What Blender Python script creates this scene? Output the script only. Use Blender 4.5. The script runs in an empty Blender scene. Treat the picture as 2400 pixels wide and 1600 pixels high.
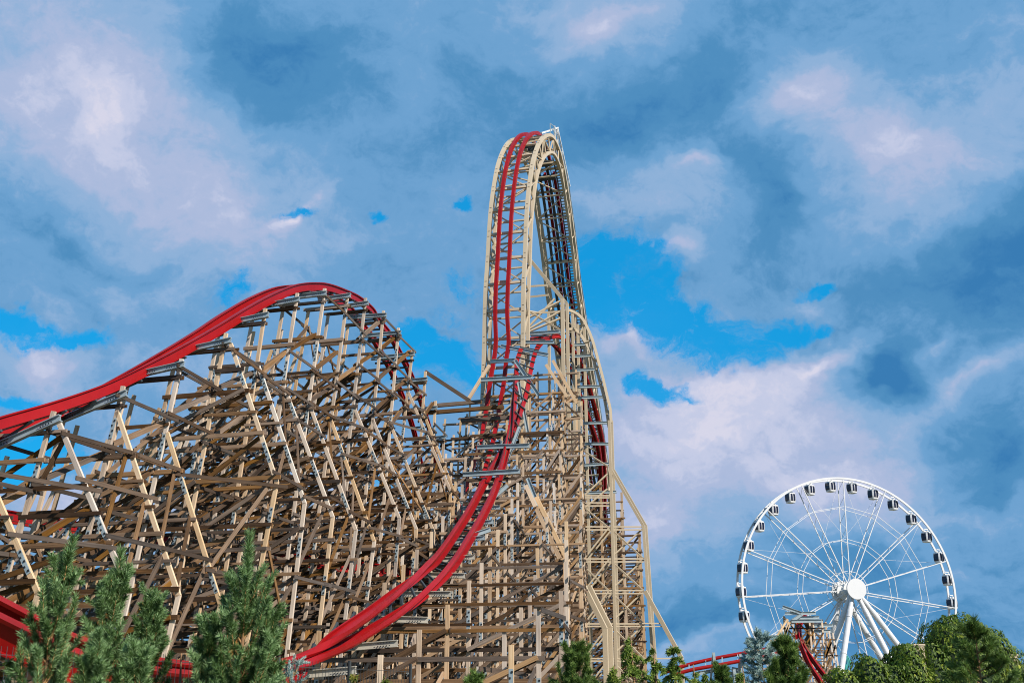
import bpy, math, random
import numpy as np
from mathutils import Vector, Matrix, Euler

random.seed(7)
rng = np.random.default_rng(7)
sc = bpy.context.scene
COL = sc.collection

# ------------------------------------------------------------------ camera
F = 2573.0                      # focal length in photo pixels (photo is 2400 x 1600)
PITCH = math.radians(18.38)
EYE = Vector((0, 0, 1.7))
cp, sp_ = math.cos(PITCH), math.sin(PITCH)
cam = bpy.data.cameras.new('camera')
cam.sensor_width = 36.0
cam.lens = F / 2400 * 36.0
cam.clip_start = 0.1
cam.clip_end = 6000
camo = bpy.data.objects.new('camera', cam)
camo.location = EYE
camo.rotation_euler = (math.pi / 2 + PITCH, 0, 0)
COL.objects.link(camo)
sc.camera = camo


def ray(px, py):
    u = (px - 1200) / F
    v = (800 - py) / F
    return Vector((u, cp - v * sp_, sp_ + v * cp))


def P(px, py, D):
    """world point seen at photo pixel px,py whose distance along +Y is D"""
    r = ray(px, py)
    return EYE + r * (D / r.y)


def on_plane(px, py, o, n):
    r = ray(px, py)
    return EYE + r * ((o - EYE).dot(n) / r.dot(n))


# ------------------------------------------------------------------ sky, sun, exposure
SUN = Vector((0.60, -0.54, 0.59)).normalized()
sun = bpy.data.lights.new('sun', 'SUN')
sun.energy = 5.0
sun.angle = math.radians(0.5)
sun.color = (1.0, 0.93, 0.84)
suno = bpy.data.objects.new('sun', sun)
suno.rotation_euler = SUN.to_track_quat('Z', 'Y').to_euler()
suno.location = (30, -60, 80)
COL.objects.link(suno)

sc.view_settings.view_transform = 'Standard'
sc.view_settings.look = 'None'
sc.view_settings.exposure = 0.5
sc.view_settings.gamma = 1.0
sc.cycles.pixel_filter_type = 'BLACKMAN_HARRIS'
sc.cycles.filter_width = 1.05

world = bpy.data.worlds.new('World')
sc.world = world
world.use_nodes = True
wn = world.node_tree
wn.nodes.clear()


def wnode(t, **kw):
    n = wn.nodes.new(t)
    for k, v in kw.items():
        setattr(n, k, v)
    return n


def wlink(a, b):
    wn.links.new(a, b)


def wmath(op, a, b=None, c=None, clamp=False):
    n = wnode('ShaderNodeMath', operation=op)
    n.use_clamp = clamp
    for i, x in enumerate((a, b, c)):
        if x is None:
            continue
        if isinstance(x, (int, float)):
            n.inputs[i].default_value = x
        else:
            wlink(x, n.inputs[i])
    return n.outputs[0]


tc = wnode('ShaderNodeTexCoord')
nrm = wnode('ShaderNodeVectorMath', operation='NORMALIZE')
wlink(tc.outputs['Generated'], nrm.inputs[0])
DIR = nrm.outputs[0]


def wnoise(vec, scale, detail=6, rough=0.55, dist=0.0, stretch=None):
    if stretch:
        m = wnode('ShaderNodeMapping')
        m.inputs['Scale'].default_value = stretch
        wlink(vec, m.inputs[0])
        vec = m.outputs[0]
    n = wnode('ShaderNodeTexNoise')
    n.inputs['Scale'].default_value = scale
    n.inputs['Detail'].default_value = detail
    n.inputs['Roughness'].default_value = rough
    n.inputs['Distortion'].default_value = dist
    wlink(vec, n.inputs['Vector'])
    return n


def warp(vec, scale, amount, detail=5):
    n = wnoise(vec, scale, detail, 0.6)
    s = wnode('ShaderNodeVectorMath', operation='SUBTRACT')
    wlink(n.outputs['Color'], s.inputs[0])
    s.inputs[1].default_value = (0.5, 0.5, 0.5)
    m = wnode('ShaderNodeVectorMath', operation='MULTIPLY_ADD')
    wlink(s.outputs[0], m.inputs[0])
    m.inputs[1].default_value = (amount,) * 3
    wlink(vec, m.inputs[2])
    return m.outputs[0]


def blob(vec, px, py, rx, ry, ang, kind='QUADRATIC_SPHERE'):
    """soft elliptical patch of sky round one compass direction"""
    c = ray(px, py).normalized()
    e1 = Vector((0, 0, 1)).cross(c).normalized() * -1
    e2 = c.cross(e1).normalized()
    if e2.z < 0:
        e2.negate()
    a = math.radians(-ang)
    f1 = e1 * math.cos(a) + e2 * math.sin(a)
    f3 = c
    f2 = f3.cross(f1)
    R = Matrix((f1, f2, f3)).transposed()
    m = wnode('ShaderNodeMapping', vector_type='TEXTURE')
    m.inputs['Location'].default_value = c
    m.inputs['Rotation'].default_value = R.to_euler()
    m.inputs['Scale'].default_value = (rx / F, ry / F, 0.6)
    wlink(vec, m.inputs[0])
    g = wnode('ShaderNodeTexGradient', gradient_type=kind)
    wlink(m.outputs[0], g.inputs[0])
    return g.outputs['Fac']


V1 = warp(DIR, 5.5, 0.16)
V2 = warp(DIR, 12.0, 0.085, 9)
# (px, py, rx, ry, angle, gain): lighter and darker banks of cloud
BANKS = [
    (120, 130, 640, 430, 20, .36), (380, 400, 660, 330, 35, .40), (520, 480, 250, 200, 30, .26), (100, 380, 420, 260, 0, .15),
    (1440, 40, 240, 170, -20, .55), (1625, 440, 150, 75, 15, .50), (1540, 520, 460, 170, 10, .25), (1560, 640, 110, 70, 10, .5),
    (1900, 200, 460, 190, 35, .42), (2150, 370, 520, 240, 20, .45), (2330, 250, 260, 160, 0, .1),
    (1450, 800, 260, 110, 15, .55), (1870, 850, 380, 85, -18, .75), (1650, 1020, 720, 280, 0, .66), (1900, 1080, 520, 200, 0, .34), (1580, 1210, 420, 90, 0, .28), (2150, 1180, 520, 60, 0, .22), (1700, 1500, 420, 50, 0, .3), (2250, 1300, 300, 40, 0, .22),
    (1600, 930, 360, 100, 10, .30), (2300, 880, 330, 70, -22, .45), (2200, 810, 160, 60, -30, .35), (1920, 700, 130, 60, 0, .4),
    (70, 880, 300, 150, 0, .50), (680, 505, 150, 46, -25, .50), (250, 700, 360, 120, 0, .15), (180, 1170, 420, 120, 0, .5),
    (800, 1200, 900, 300, 0, .35), (1500, 1240, 420, 130, 0, .25), (1850, 1130, 500, 90, 0, .2),
    (650, 90, 420, 230, 0, -.42), (620, 250, 260, 140, 0, -.15), (1000, 380, 420, 260, 0, -.14), (1200, 130, 420, 260, 0, -.20),
    (1720, 110, 360, 190, -45, -.32), (1480, 280, 520, 190, -20, -.34), (1860, 490, 220, 300, 10, -.40), (1720, 400, 220, 150, 0, -.22),
    (2270, 640, 640, 230, -12, -.52), (2360, 480, 260, 170, 0, -.30), (2060, 890, 230, 130, 5, -.85), (2360, 1060, 330, 150, 0, -.42),
    (90, 570, 320, 90, 0, -.30), (140, 690, 320, 90, 10, -.24), (2250, 1380, 760, 230, 0, -.26), (1620, 1440, 460, 110, 0, -.34),
    (2000, 1270, 420, 110, 0, -.12), (1650, 1300, 380, 60, 0, .10), (880, 560, 420, 220, 0, -.06),
]
acc = None
for b in BANKS:
    f = blob(V1, *b[:5])
    acc = wmath('MULTIPLY_ADD', f, b[5] * (.88 if b[5] > 0 else .82), acc if acc is not None else 0.42)
n1 = wnoise(V1, 6.0, 11, .62, 0.35, (1, 1, 1.9))
n2 = wnoise(V2, 16.0, 11, .66, 0.3, (1, 1, 1.6))
acc = wmath('ADD', acc, wmath('MULTIPLY_ADD', n1.outputs['Fac'], 0.78, -0.39))
acc = wmath('ADD', acc, wmath('MULTIPLY_ADD', n2.outputs['Fac'], 0.40, -0.20))
# flat bands of cloud low over the horizon
n5 = wnoise(V1, 3.2, 9, .6, 0.2, (1, 1, 7.0))
sxyz = wnode('ShaderNodeSeparateXYZ')
wlink(DIR, sxyz.inputs[0])
lowm = wnode('ShaderNodeMapRange', interpolation_type='SMOOTHSTEP')
lowm.inputs['From Min'].default_value = 0.30
lowm.inputs['From Max'].default_value = 0.10
lowm.inputs['To Max'].default_value = 0.75
wlink(sxyz.outputs[2], lowm.inputs['Value'])
acc = wmath('MULTIPLY_ADD', wmath('SUBTRACT', n5.outputs['Fac'], 0.5), lowm.outputs[0], acc)
n6 = wnoise(V2, 46.0, 9, .68, 0.2, (1, 1, 1.4))
acc = wmath('ADD', acc, wmath('MULTIPLY_ADD', n6.outputs['Fac'], 0.20, -0.10))
ramp = wnode('ShaderNodeValToRGB')
wlink(acc, ramp.inputs[0])


def lin(r, g, b):
    def f(c):
        c /= 255.0
        return c / 12.92 if c <= .04045 else ((c + .055) / 1.055) ** 2.4
    return (f(r), f(g), f(b), 1)


er = ramp.color_ramp
er.elements[0].position = 0.0
er.elements[0].color = lin(58, 124, 180)
er.elements[1].position = 1.0
er.elements[1].color = lin(214, 214, 233)
for p_, c_ in ((.22, lin(80, 142, 191)), (.42, lin(110, 162, 208)), (.58, lin(142, 177, 216)), (.76, lin(172, 187, 220)), (.9, lin(196, 203, 229))):
    e = er.elements.new(p_)
    e.color = c_
er.interpolation = 'EASE'

# openings in the cloud with clear azure sky behind
HOLES = [
    (1420, 610, 165, 95, 0), (1400, 690, 120, 130, 0), (1490, 675, 140, 110, 0), (1570, 750, 190, 105, 15), (1690, 800, 210, 80, 0), (1830, 775, 120, 46, 0),
    (1935, 668, 75, 24, 0), (1545, 905, 105, 42, 10), (60, 765, 160, 48, 12), (170, 805, 120, 32, 0), (20, 955, 110, 30, 10), (530, 692, 80, 40, 0, .7),
    (915, 496, 30, 26, -40), (1102, 475, 32, 26, 0), (722, 512, 50, 22, -10), (1065, 672, 80, 60, 0, .42), (1045, 742, 70, 60, 0, .42), (1030, 860, 150, 110, 0, .9),
    (60, 1070, 170, 60, 0), (880, 1130, 110, 60, 0, .7), (1940, 770, 60, 30, 0, .5), (960, 790, 90, 50, 0),
]
hacc = None
for h in HOLES:
    f = blob(V2, *h[:5], kind='SPHERICAL')
    if len(h) > 5:
        f = wmath('MULTIPLY', f, h[5])
    hacc = f if hacc is None else wmath('MAXIMUM', hacc, f)
n3 = wnoise(V2, 24.0, 12, .70, 0.5, (1, 1, 1.4))
hsum = wmath('MULTIPLY_ADD', n3.outputs['Fac'], 2.0, wmath('MULTIPLY_ADD', hacc, 1.0, -1.0))
hm = wnode('ShaderNodeMapRange', interpolation_type='SMOOTHSTEP')
hm.inputs['From Min'].default_value = -0.02
hm.inputs['From Max'].default_value = 0.62
wlink(hsum, hm.inputs['Value'])
n4 = wnoise(V2, 9.0, 10, .68, 0.6, (1, 1, 2.2))
wisp = wnode('ShaderNodeMapRange', interpolation_type='SMOOTHSTEP')      # thin shreds of cloud across the openings
wisp.inputs['From Min'].default_value = 0.56
wisp.inputs['From Max'].default_value = 0.78
wisp.inputs['To Min'].default_value = 0.97
wisp.inputs['To Max'].default_value = 0.45
wlink(n4.outputs['Fac'], wisp.inputs['Value'])
hole = wmath('MULTIPLY', wmath('MULTIPLY', hm.outputs[0], wisp.outputs[0]), wmath('MULTIPLY', hacc, 4.0, clamp=True))

sky = wnode('ShaderNodeTexSky', sky_type='NISHITA')
sky.sun_disc = False
sky.sun_elevation = math.asin(SUN.z)
sky.sun_rotation = math.atan2(SUN.x, SUN.y)
sky.air_density = 1.0
sky.dust_density = 0.3
sky.ozone_density = 3.0
# clear sky: the Nishita blue, deepened the way the photograph's processing does
deep = wnode('ShaderNodeMixRGB', blend_type='MULTIPLY')
deep.inputs[0].default_value = 1.0
deep.inputs[2].default_value = (0.09, .86, 1.02, 1)
wlink(sky.outputs[0], deep.inputs[1])
azure = wnode('ShaderNodeMixRGB')
azure.inputs[0].default_value = 0.7
wlink(deep.outputs[0], azure.inputs[1])
azure.inputs[2].default_value = (.008, 2.5, 5.8, 1)
# clouds are written in picture brightness; the background strength scales them back
STR = 0.10
cl = wnode('ShaderNodeVectorMath', operation='SCALE')
cl.inputs['Scale'].default_value = 0.71 / STR
wlink(ramp.outputs[0], cl.inputs[0])
mixs = wnode('ShaderNodeMixRGB')
wlink(hole, mixs.inputs[0])
wlink(cl.outputs[0], mixs.inputs[1])
wlink(azure.outputs[0], mixs.inputs[2])
bg = wnode('ShaderNodeBackground')
bg.inputs['Strength'].default_value = STR
wlink(mixs.outputs[0], bg.inputs['Color'])
wo = wnode('ShaderNodeOutputWorld')
wlink(bg.outputs[0], wo.inputs['Surface'])

# ------------------------------------------------------------------ materials
M = {}


def newmat(name):
    m = bpy.data.materials.new(name)
    m.use_nodes = True
    nt = m.node_tree
    return m, nt, nt.nodes['Principled BSDF']


def wood(name, c_dark, c_mid, c_light, rough=0.8, spread=0.35):
    m, nt, bs = newmat(name)
    N = nt.nodes.new
    uv = N('ShaderNodeUVMap')
    mp = N('ShaderNodeMapping')
    mp.inputs['Scale'].default_value = (0.55, 22, 1)
    nt.links.new(uv.outputs[0], mp.inputs[0])
    no = N('ShaderNodeTexNoise')
    no.inputs['Scale'].default_value = 1.0
    no.inputs['Detail'].default_value = 5
    no.inputs['Roughness'].default_value = 0.6
    no.inputs['Distortion'].default_value = 0.6
    nt.links.new(mp.outputs[0], no.inputs['Vector'])
    # each plank its own tone
    sx = N('ShaderNodeSeparateXYZ')
    nt.links.new(uv.outputs[0], sx.inputs[0])
    dv = N('ShaderNodeMath'); dv.operation = 'DIVIDE'; dv.inputs[1].default_value = 10.0
    nt.links.new(sx.outputs[1], dv.inputs[0])
    fl = N('ShaderNodeMath'); fl.operation = 'ROUND'
    nt.links.new(dv.outputs[0], fl.inputs[0])
    wnz = N('ShaderNodeTexWhiteNoise'); wnz.noise_dimensions = '1D'
    nt.links.new(fl.outputs[0], wnz.inputs['W'])
    ad = N('ShaderNodeMath'); ad.operation = 'MULTIPLY_ADD'; ad.inputs[1].default_value = spread
    nt.links.new(wnz.outputs[0], ad.inputs[0])
    ma = N('ShaderNodeMath'); ma.operation = 'MULTIPLY_ADD'; ma.inputs[1].default_value = 0.9; ma.inputs[2].default_value = 0.05 - spread / 2
    nt.links.new(no.outputs['Fac'], ma.inputs[0])
    nt.links.new(ma.outputs[0], ad.inputs[2])
    # long stains
    st = N('ShaderNodeTexNoise'); st.inputs['Scale'].default_value = 0.7; st.inputs['Detail'].default_value = 3
    mp2 = N('ShaderNodeMapping'); mp2.inputs['Scale'].default_value = (1.0, 1.0, 1)
    nt.links.new(uv.outputs[0], mp2.inputs[0])
    nt.links.new(mp2.outputs[0], st.inputs['Vector'])
    a2 = N('ShaderNodeMath'); a2.operation = 'MULTIPLY_ADD'; a2.inputs[1].default_value = 0.5
    nt.links.new(st.outputs['Fac'], a2.inputs[0])
    s2 = N('ShaderNodeMath'); s2.operation = 'SUBTRACT'; s2.inputs[1].default_value = 0.25
    nt.links.new(ad.outputs[0], s2.inputs[0])
    nt.links.new(s2.outputs[0], a2.inputs[2])
    cr = N('ShaderNodeValToRGB')
    cr.color_ramp.elements[0].position = 0.15
    cr.color_ramp.elements[0].color = (*c_dark, 1)
    cr.color_ramp.elements[1].position = 0.85
    cr.color_ramp.elements[1].color = (*c_light, 1)
    e = cr.color_ramp.elements.new(0.5)
    e.color = (*c_mid, 1)
    nt.links.new(a2.outputs[0], cr.inputs[0])
    # some boards silvered by the weather, others still brown
    wn2 = N('ShaderNodeTexWhiteNoise'); wn2.noise_dimensions = '1D'
    of = N('ShaderNodeMath'); of.operation = 'ADD'; of.inputs[1].default_value = 371.0
    nt.links.new(fl.outputs[0], of.inputs[0])
    nt.links.new(of.outputs[0], wn2.inputs['W'])
    sa = N('ShaderNodeMapRange')
    sa.inputs['To Min'].default_value = 0.5
    sa.inputs['To Max'].default_value = 1.2
    nt.links.new(wn2.outputs[0], sa.inputs['Value'])
    hs = N('ShaderNodeHueSaturation')
    nt.links.new(sa.outputs[0], hs.inputs['Saturation'])
    nt.links.new(cr.outputs[0], hs.inputs['Color'])
    nt.links.new(hs.outputs[0], bs.inputs['Base Color'])
    bs.inputs['Roughness'].default_value = rough
    bs.inputs['Specular IOR Level'].default_value = 0.25
    M[name] = m


def paint(name, col, rough=0.45, metallic=0.0, var=0.12, scale=3.0, dirt=None, dirt_amt=0.0, spec=0.5):
    m, nt, bs = newmat(name)
    N = nt.nodes.new
    tcn = N('ShaderNodeTexCoord')
    no = N('ShaderNodeTexNoise')
    no.inputs['Scale'].default_value = scale
    no.inputs['Detail'].default_value = 6
    no.inputs['Roughness'].default_value = 0.65
    nt.links.new(tcn.outputs['Object'], no.inputs['Vector'])
    cr = N('ShaderNodeValToRGB')
    lo = tuple(c * (1 - var) for c in col)
    hi = tuple(min(1, c * (1 + var)) for c in col)
    cr.color_ramp.elements[0].position = 0.3
    cr.color_ramp.elements[0].color = (*lo, 1)
    cr.color_ramp.elements[1].position = 0.7
    cr.color_ramp.elements[1].color = (*hi, 1)
    nt.links.new(no.outputs['Fac'], cr.inputs[0])
    out = cr.outputs[0]
    if dirt:
        n2 = N('ShaderNodeTexNoise')
        n2.inputs['Scale'].default_value = scale * 0.5
        n2.inputs['Detail'].default_value = 8
        n2.inputs['Roughness'].default_value = 0.75
        nt.links.new(tcn.outputs['Object'], n2.inputs['Vector'])
        mr = N('ShaderNodeMapRange')
        mr.inputs['From Min'].default_value = 0.54
        mr.inputs['From Max'].default_value = 0.72
        mr.inputs['To Max'].default_value = dirt_amt
        nt.links.new(n2.outputs['Fac'], mr.inputs['Value'])
        mx = N('ShaderNodeMixRGB')
        nt.links.new(mr.outputs[0], mx.inputs[0])
        nt.links.new(out, mx.inputs[1])
        mx.inputs[2].default_value = (*dirt, 1)
        out = mx.outputs[0]
    nt.links.new(out, bs.inputs['Base Color'])
    bs.inputs['Roughness'].default_value = rough
    bs.inputs['Metallic'].default_value = metallic
    bs.inputs['Specular IOR Level'].default_value = spec
    M[name] = m


def leafmat(name, c0, c1, c2, rough=0.55, trans=0.25):
    m, nt, bs = newmat(name)
    N = nt.nodes.new
    at = N('ShaderNodeAttribute'); at.attribute_name = 'tint'
    cr = N('ShaderNodeValToRGB')
    cr.color_ramp.elements[0].color = (*c0, 1)
    cr.color_ramp.elements[1].color = (*c2, 1)
    e = cr.color_ramp.elements.new(0.55); e.color = (*c1, 1)
    nt.links.new(at.outputs['Fac'], cr.inputs[0])
    nt.links.new(cr.outputs[0], bs.inputs['Base Color'])
    bs.inputs['Roughness'].default_value = rough
    bs.inputs['Specular IOR Level'].default_value = 0.35
    tr = N('ShaderNodeBsdfTranslucent')
    nt.links.new(cr.outputs[0], tr.inputs['Color'])
    mx = N('ShaderNodeMixShader'); mx.inputs[0].default_value = trans
    nt.links.new(bs.outputs[0], mx.inputs[1])
    nt.links.new(tr.outputs[0], mx.inputs[2])
    nt.links.new(mx.outputs[0], nt.nodes['Material Output'].inputs['Surface'])
    M[name] = m


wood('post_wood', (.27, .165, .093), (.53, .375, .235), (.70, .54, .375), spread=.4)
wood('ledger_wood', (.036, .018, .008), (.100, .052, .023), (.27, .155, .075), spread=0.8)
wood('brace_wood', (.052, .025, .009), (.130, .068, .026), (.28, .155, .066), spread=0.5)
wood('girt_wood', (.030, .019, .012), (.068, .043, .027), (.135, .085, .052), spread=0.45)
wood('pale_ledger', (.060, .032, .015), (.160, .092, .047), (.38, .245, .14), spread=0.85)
paint('galvanised', (.31, .37, .39), 0.45, 0.2, 0.18, 2.0, (.16, .15, .13), .5)
paint('rusty_galvanised', (.44, .41, .34), 0.5, 0.1, 0.2, 1.5, (.30, .17, .07), .75)
paint('dark_steel', (.045, .055, .06), 0.5, 0.3)
paint('bolt', (.02, .022, .025), 0.5, 0.3)
paint('tan_steel', (.46, .375, .26), 0.5, 0.0, 0.06, 1.0, (.36, .25, .13), .35)
paint('red_paint', (.25, .0035, .004), 0.42, 0.0, 0.18, 0.8, (.16, .008, .006), .6, spec=.22)
paint('white_paint', (.57, .57, .575), 0.42, 0.0, 0.03, 0.6)
paint('white_worn', (.62, .62, .60), 0.5, 0.0, 0.1, 0.6)
paint('dark_glass', (.012, .013, .03), 0.08, 0.0, 0.2, 2.0)
paint('bark', (.20, .11, .05), 0.85, 0.0, 0.4, 9.0)
paint('twig', (.34, .19, .07), 0.8, 0.0, 0.3, 9.0)
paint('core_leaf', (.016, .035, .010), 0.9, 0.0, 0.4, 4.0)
paint('fence_wire', (.05, .055, .055), 0.5, 0.3)
paint('teal_paint', (.05, .32, .30), 0.5)
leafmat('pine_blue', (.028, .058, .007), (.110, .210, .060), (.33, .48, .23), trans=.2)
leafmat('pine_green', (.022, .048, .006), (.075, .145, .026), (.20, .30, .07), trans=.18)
leafmat('spruce_silver', (.14, .23, .21), (.30, .43, .41), (.58, .68, .63), trans=.15)
leafmat('creeper_leaf', (.030, .058, .005), (.098, .165, .014), (.34, .38, .04), trans=.3)
leafmat('thuja_leaf', (.06, .11, .015), (.15, .23, .035), (.30, .36, .07), trans=.3)
leafmat('shrub_leaf', (.05, .09, .015), (.13, .18, .03), (.32, .27, .05), trans=.3)


def groundmat():
    m, nt, bs = newmat('ground')
    N = nt.nodes.new
    tcn = N('ShaderNodeTexCoord')
    no = N('ShaderNodeTexNoise'); no.inputs['Scale'].default_value = 0.35; no.inputs['Detail'].default_value = 10
    nt.links.new(tcn.outputs['Object'], no.inputs['Vector'])
    cr = N('ShaderNodeValToRGB')
    cr.color_ramp.elements[0].position = 0.4
    cr.color_ramp.elements[0].color = (.055, .085, .025, 1)
    cr.color_ramp.elements[1].position = 0.62
    cr.color_ramp.elements[1].color = (.23, .19, .14, 1)
    nt.links.new(no.outputs['Fac'], cr.inputs[0])
    nt.links.new(cr.outputs[0], bs.inputs['Base Color'])
    bs.inputs['Roughness'].default_value = 0.95
    M['ground'] = m


groundmat()

# ------------------------------------------------------------------ builders


def link(o, parent=None):
    COL.objects.link(o)
    if parent is not None:
        o.parent = parent
        o.matrix_parent_inverse = Matrix.Translation(-WORLD_LOC.get(parent.name, Vector((0, 0, 0))))
    return o


WORLD_LOC = {}


def thing(name, label, cat, loc=(0, 0, 0), group=None):
    o = bpy.data.objects.new(name, None)
    o.location = loc
    o.empty_display_size = 0.5
    COL.objects.link(o)
    WORLD_LOC[o.name] = Vector(loc)
    o['label'] = label
    o['category'] = cat
    if group:
        o['group'] = group
    return o


def sub_empty(name, parent, loc):
    o = bpy.data.objects.new(name, None)
    o.empty_display_size = 0.3
    COL.objects.link(o)
    o.parent = parent
    o.location = Vector(loc) - WORLD_LOC[parent.name]
    WORLD_LOC[o.name] = Vector(loc)
    return o


_plank = [0]


class MB:
    def __init__(self):
        self.v, self.f, self.uv, self.mi = [], [], [], []

    def beam(self, a, b, w, h, side, mi=0, ext=0.0):
        """box from a to b; w across the side direction, h across the other one"""
        a, b = Vector(a), Vector(b)
        t = b - a
        L = t.length
        if L < 1e-4:
            return
        t /= L
        if ext:
            a = a - t * ext
            b = b + t * ext
            L += 2 * ext
        s = Vector(side)
        s = s - t * s.dot(t)
        if s.length < 1e-4:
            s = t.orthogonal()
        s.normalize()
        u = t.cross(s)
        n = len(self.v)
        for p in (a, b):
            for i, j in ((-1, -1), (1, -1), (1, 1), (-1, 1)):
                self.v.append(p + s * (w / 2 * i) + u * (h / 2 * j))
        _plank[0] += 1
        o = 10.0 * (_plank[0] % 997)
        ou = (_plank[0] * 7.31) % 50
        for k in range(4):
            k2 = (k + 1) % 4
            self.f.append((n + k, n + k2, n + 4 + k2, n + 4 + k))
            ww = w if k % 2 == 0 else h
            v0 = o + k * 0.4
            self.uv += [(ou, v0), (ou, v0 + ww), (ou + L, v0 + ww), (ou + L, v0)]
            self.mi.append(mi)
        self.f.append((n + 3, n + 2, n + 1, n))
        self.f.append((n + 4, n + 5, n + 6, n + 7))
        for _ in range(2):
            self.uv += [(ou, o), (ou + .02, o), (ou + .02, o + h), (ou, o + h)]
            self.mi.append(mi)

    def ibeam(self, a, b, w, h, up, mi=0, dark=None):
        """steel I section: two flanges and a web"""
        a, b = Vector(a), Vector(b)
        t = (b - a).normalized()
        u = Vector(up)
        u = (u - t * u.dot(t)).normalized()
        tf = 0.06 * h + 0.012
        self.beam(a + u * (h / 2 - tf / 2), b + u * (h / 2 - tf / 2), tf, w, u, mi if dark is None else dark)
        self.beam(a - u * (h / 2 - tf / 2), b - u * (h / 2 - tf / 2), tf, w, u, mi)
        self.beam(a, b, h - 2 * tf, w * 0.12, u, mi)

    def tube(self, pts, r, n=10, mi=0, cap=True):
        pts = [Vector(p) for p in pts]
        rr = r if isinstance(r, (list, tuple)) else [r] * len(pts)
        rings = []
        prev = None
        for i, p in enumerate(pts):
            t = (pts[min(i + 1, len(pts) - 1)] - pts[max(i - 1, 0)]).normalized()
            if prev is None:
                s = t.orthogonal().normalized()
            else:
                s = prev - t * prev.dot(t)
                s = s.normalized() if s.length > 1e-5 else t.orthogonal().normalized()
            prev = s
            u = t.cross(s)
            rings.append(len(self.v))
            for k in range(n):
                a = 2 * math.pi * k / n
                self.v.append(p + (s * math.cos(a) + u * math.sin(a)) * rr[i])
        for i in range(len(pts) - 1):
            for k in range(n):
                k2 = (k + 1) % n
                self.f.append((rings[i] + k, rings[i] + k2, rings[i + 1] + k2, rings[i + 1] + k))
                self.uv += [(i, k / n), (i, (k + 1) / n), (i + 1, (k + 1) / n), (i + 1, k / n)]
                self.mi.append(mi)
        if cap:
            for rg, rev in ((rings[0], True), (rings[-1], False)):
                f = tuple(rg + k for k in range(n))
                self.f.append(f[::-1] if rev else f)
                self.uv += [(0, 0)] * n
                self.mi.append(mi)

    def sweep(self, pts, lat, up, poly, mi=0):
        """poly of (lateral, up) swept along pts with the frames lat / up"""
        n = len(poly)
        base = len(self.v)
        for p, a, u in zip(pts, lat, up):
            for x, y in poly:
                self.v.append(p + a * x + u * y)
        for i in range(len(pts) - 1):
            for k in range(n):
                k2 = (k + 1) % n
                q = base + i * n
                self.f.append((q + k, q + k2, q + n + k2, q + n + k))
                self.uv += [(i * .3, k), (i * .3, k + 1), (i * .3 + .3, k + 1), (i * .3 + .3, k)]
                self.mi.append(mi if isinstance(mi, int) else mi[k])
        for q, rev in ((base, True), (base + (len(pts) - 1) * n, False)):
            f = tuple(q + k for k in range(n))
            self.f.append(f[::-1] if rev else f)
            self.uv += [(0, 0)] * n
            self.mi.append(mi if isinstance(mi, int) else 0)

    def quad(self, a, b, c, d, mi=0):
        n = len(self.v)
        self.v += [Vector(a), Vector(b), Vector(c), Vector(d)]
        self.f.append((n, n + 1, n + 2, n + 3))
        self.uv += [(0, 0), (1, 0), (1, 1), (0, 1)]
        self.mi.append(mi)

    def build(self, name, mats, parent=None, smooth=False, local=None):
        me = bpy.data.meshes.new(name)
        off = Vector((0, 0, 0))
        me.from_pydata([tuple(v) for v in self.v], [], self.f)
        if not isinstance(mats, (list, tuple)):
            mats = [mats]
        for m in mats:
            me.materials.append(M[m])
        uvl = me.uv_layers.new(name='UVMap')
        uvl.data.foreach_set('uv', np.array(self.uv, dtype=np.float32).ravel())
        me.polygons.foreach_set('material_index', np.array(self.mi, dtype=np.int32))
        if smooth:
            me.polygons.foreach_set('use_smooth', np.ones(len(self.f), dtype=bool))
        me.update()
        o = bpy.data.objects.new(name, me)
        link(o, parent)
        return o


def tag(o, label, cat, group=None):
    o['label'] = label
    o['category'] = cat
    if group:
        o['group'] = group
    return o


def kind(o, k):
    o['kind'] = k
    return o


def catmull(pts, n=6):
    pts = [np.array(p, float) for p in pts]
    out = []
    m = len(pts)
    for i in range(m - 1):
        p0 = pts[max(i - 1, 0)]; p1 = pts[i]; p2 = pts[i + 1]; p3 = pts[min(i + 2, m - 1)]
        for k in range(n):
            t = k / n
            out.append(0.5 * ((2 * p1) + (-p0 + p2) * t + (2 * p0 - 5 * p1 + 4 * p2 - p3) * t * t + (-p0 + 3 * p1 - 3 * p2 + p3) * t ** 3))
    out.append(pts[-1])
    return out


Z = Vector((0, 0, 1))

# ------------------------------------------------------------------ ground
g = MB()
g.quad((-1500, -300, 0), (1500, -300, 0), (1500, 2500, 0), (-1500, 2500, 0))
kind(g.build('ground', 'ground'), 'structure')

#@@TRESTLES
# ------------------------------------------------------------------ timber trestles


class Limited:
    """members of one kind on one thing: the hundred that show largest each become a part, the rest one stuff part"""

    def __init__(self, root, name, mat, cap=100):
        self.root, self.name, self.mat, self.cap = root, name, mat, cap
        self.items = []

    def add(self, beams, weight=1.0):
        a, b = beams[0][0], beams[0][1]
        mid = (a + b) / 2 - EYE
        r = mid.length
        inside = 1.0
        x = mid.x / mid.y * F
        if abs(x) > 1250 or mid.z < -0.5:
            inside = 0.05
        self.items.append(((a - b).length * weight * inside / r ** 2, beams))

    def finish(self):
        self.items.sort(key=lambda q: -q[0])
        for _, beams in self.items[:self.cap]:
            mb = MB()
            for bm_ in beams:
                mb.beam(*bm_)
            mb.build(self.name, self.mat, self.root)
        rest = self.items[self.cap:]
        if rest:
            mb = MB()
            for _, beams in rest:
                for bm_ in beams:
                    mb.beam(*bm_)
            kind(mb.build(self.name, self.mat, self.root), 'stuff')


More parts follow.
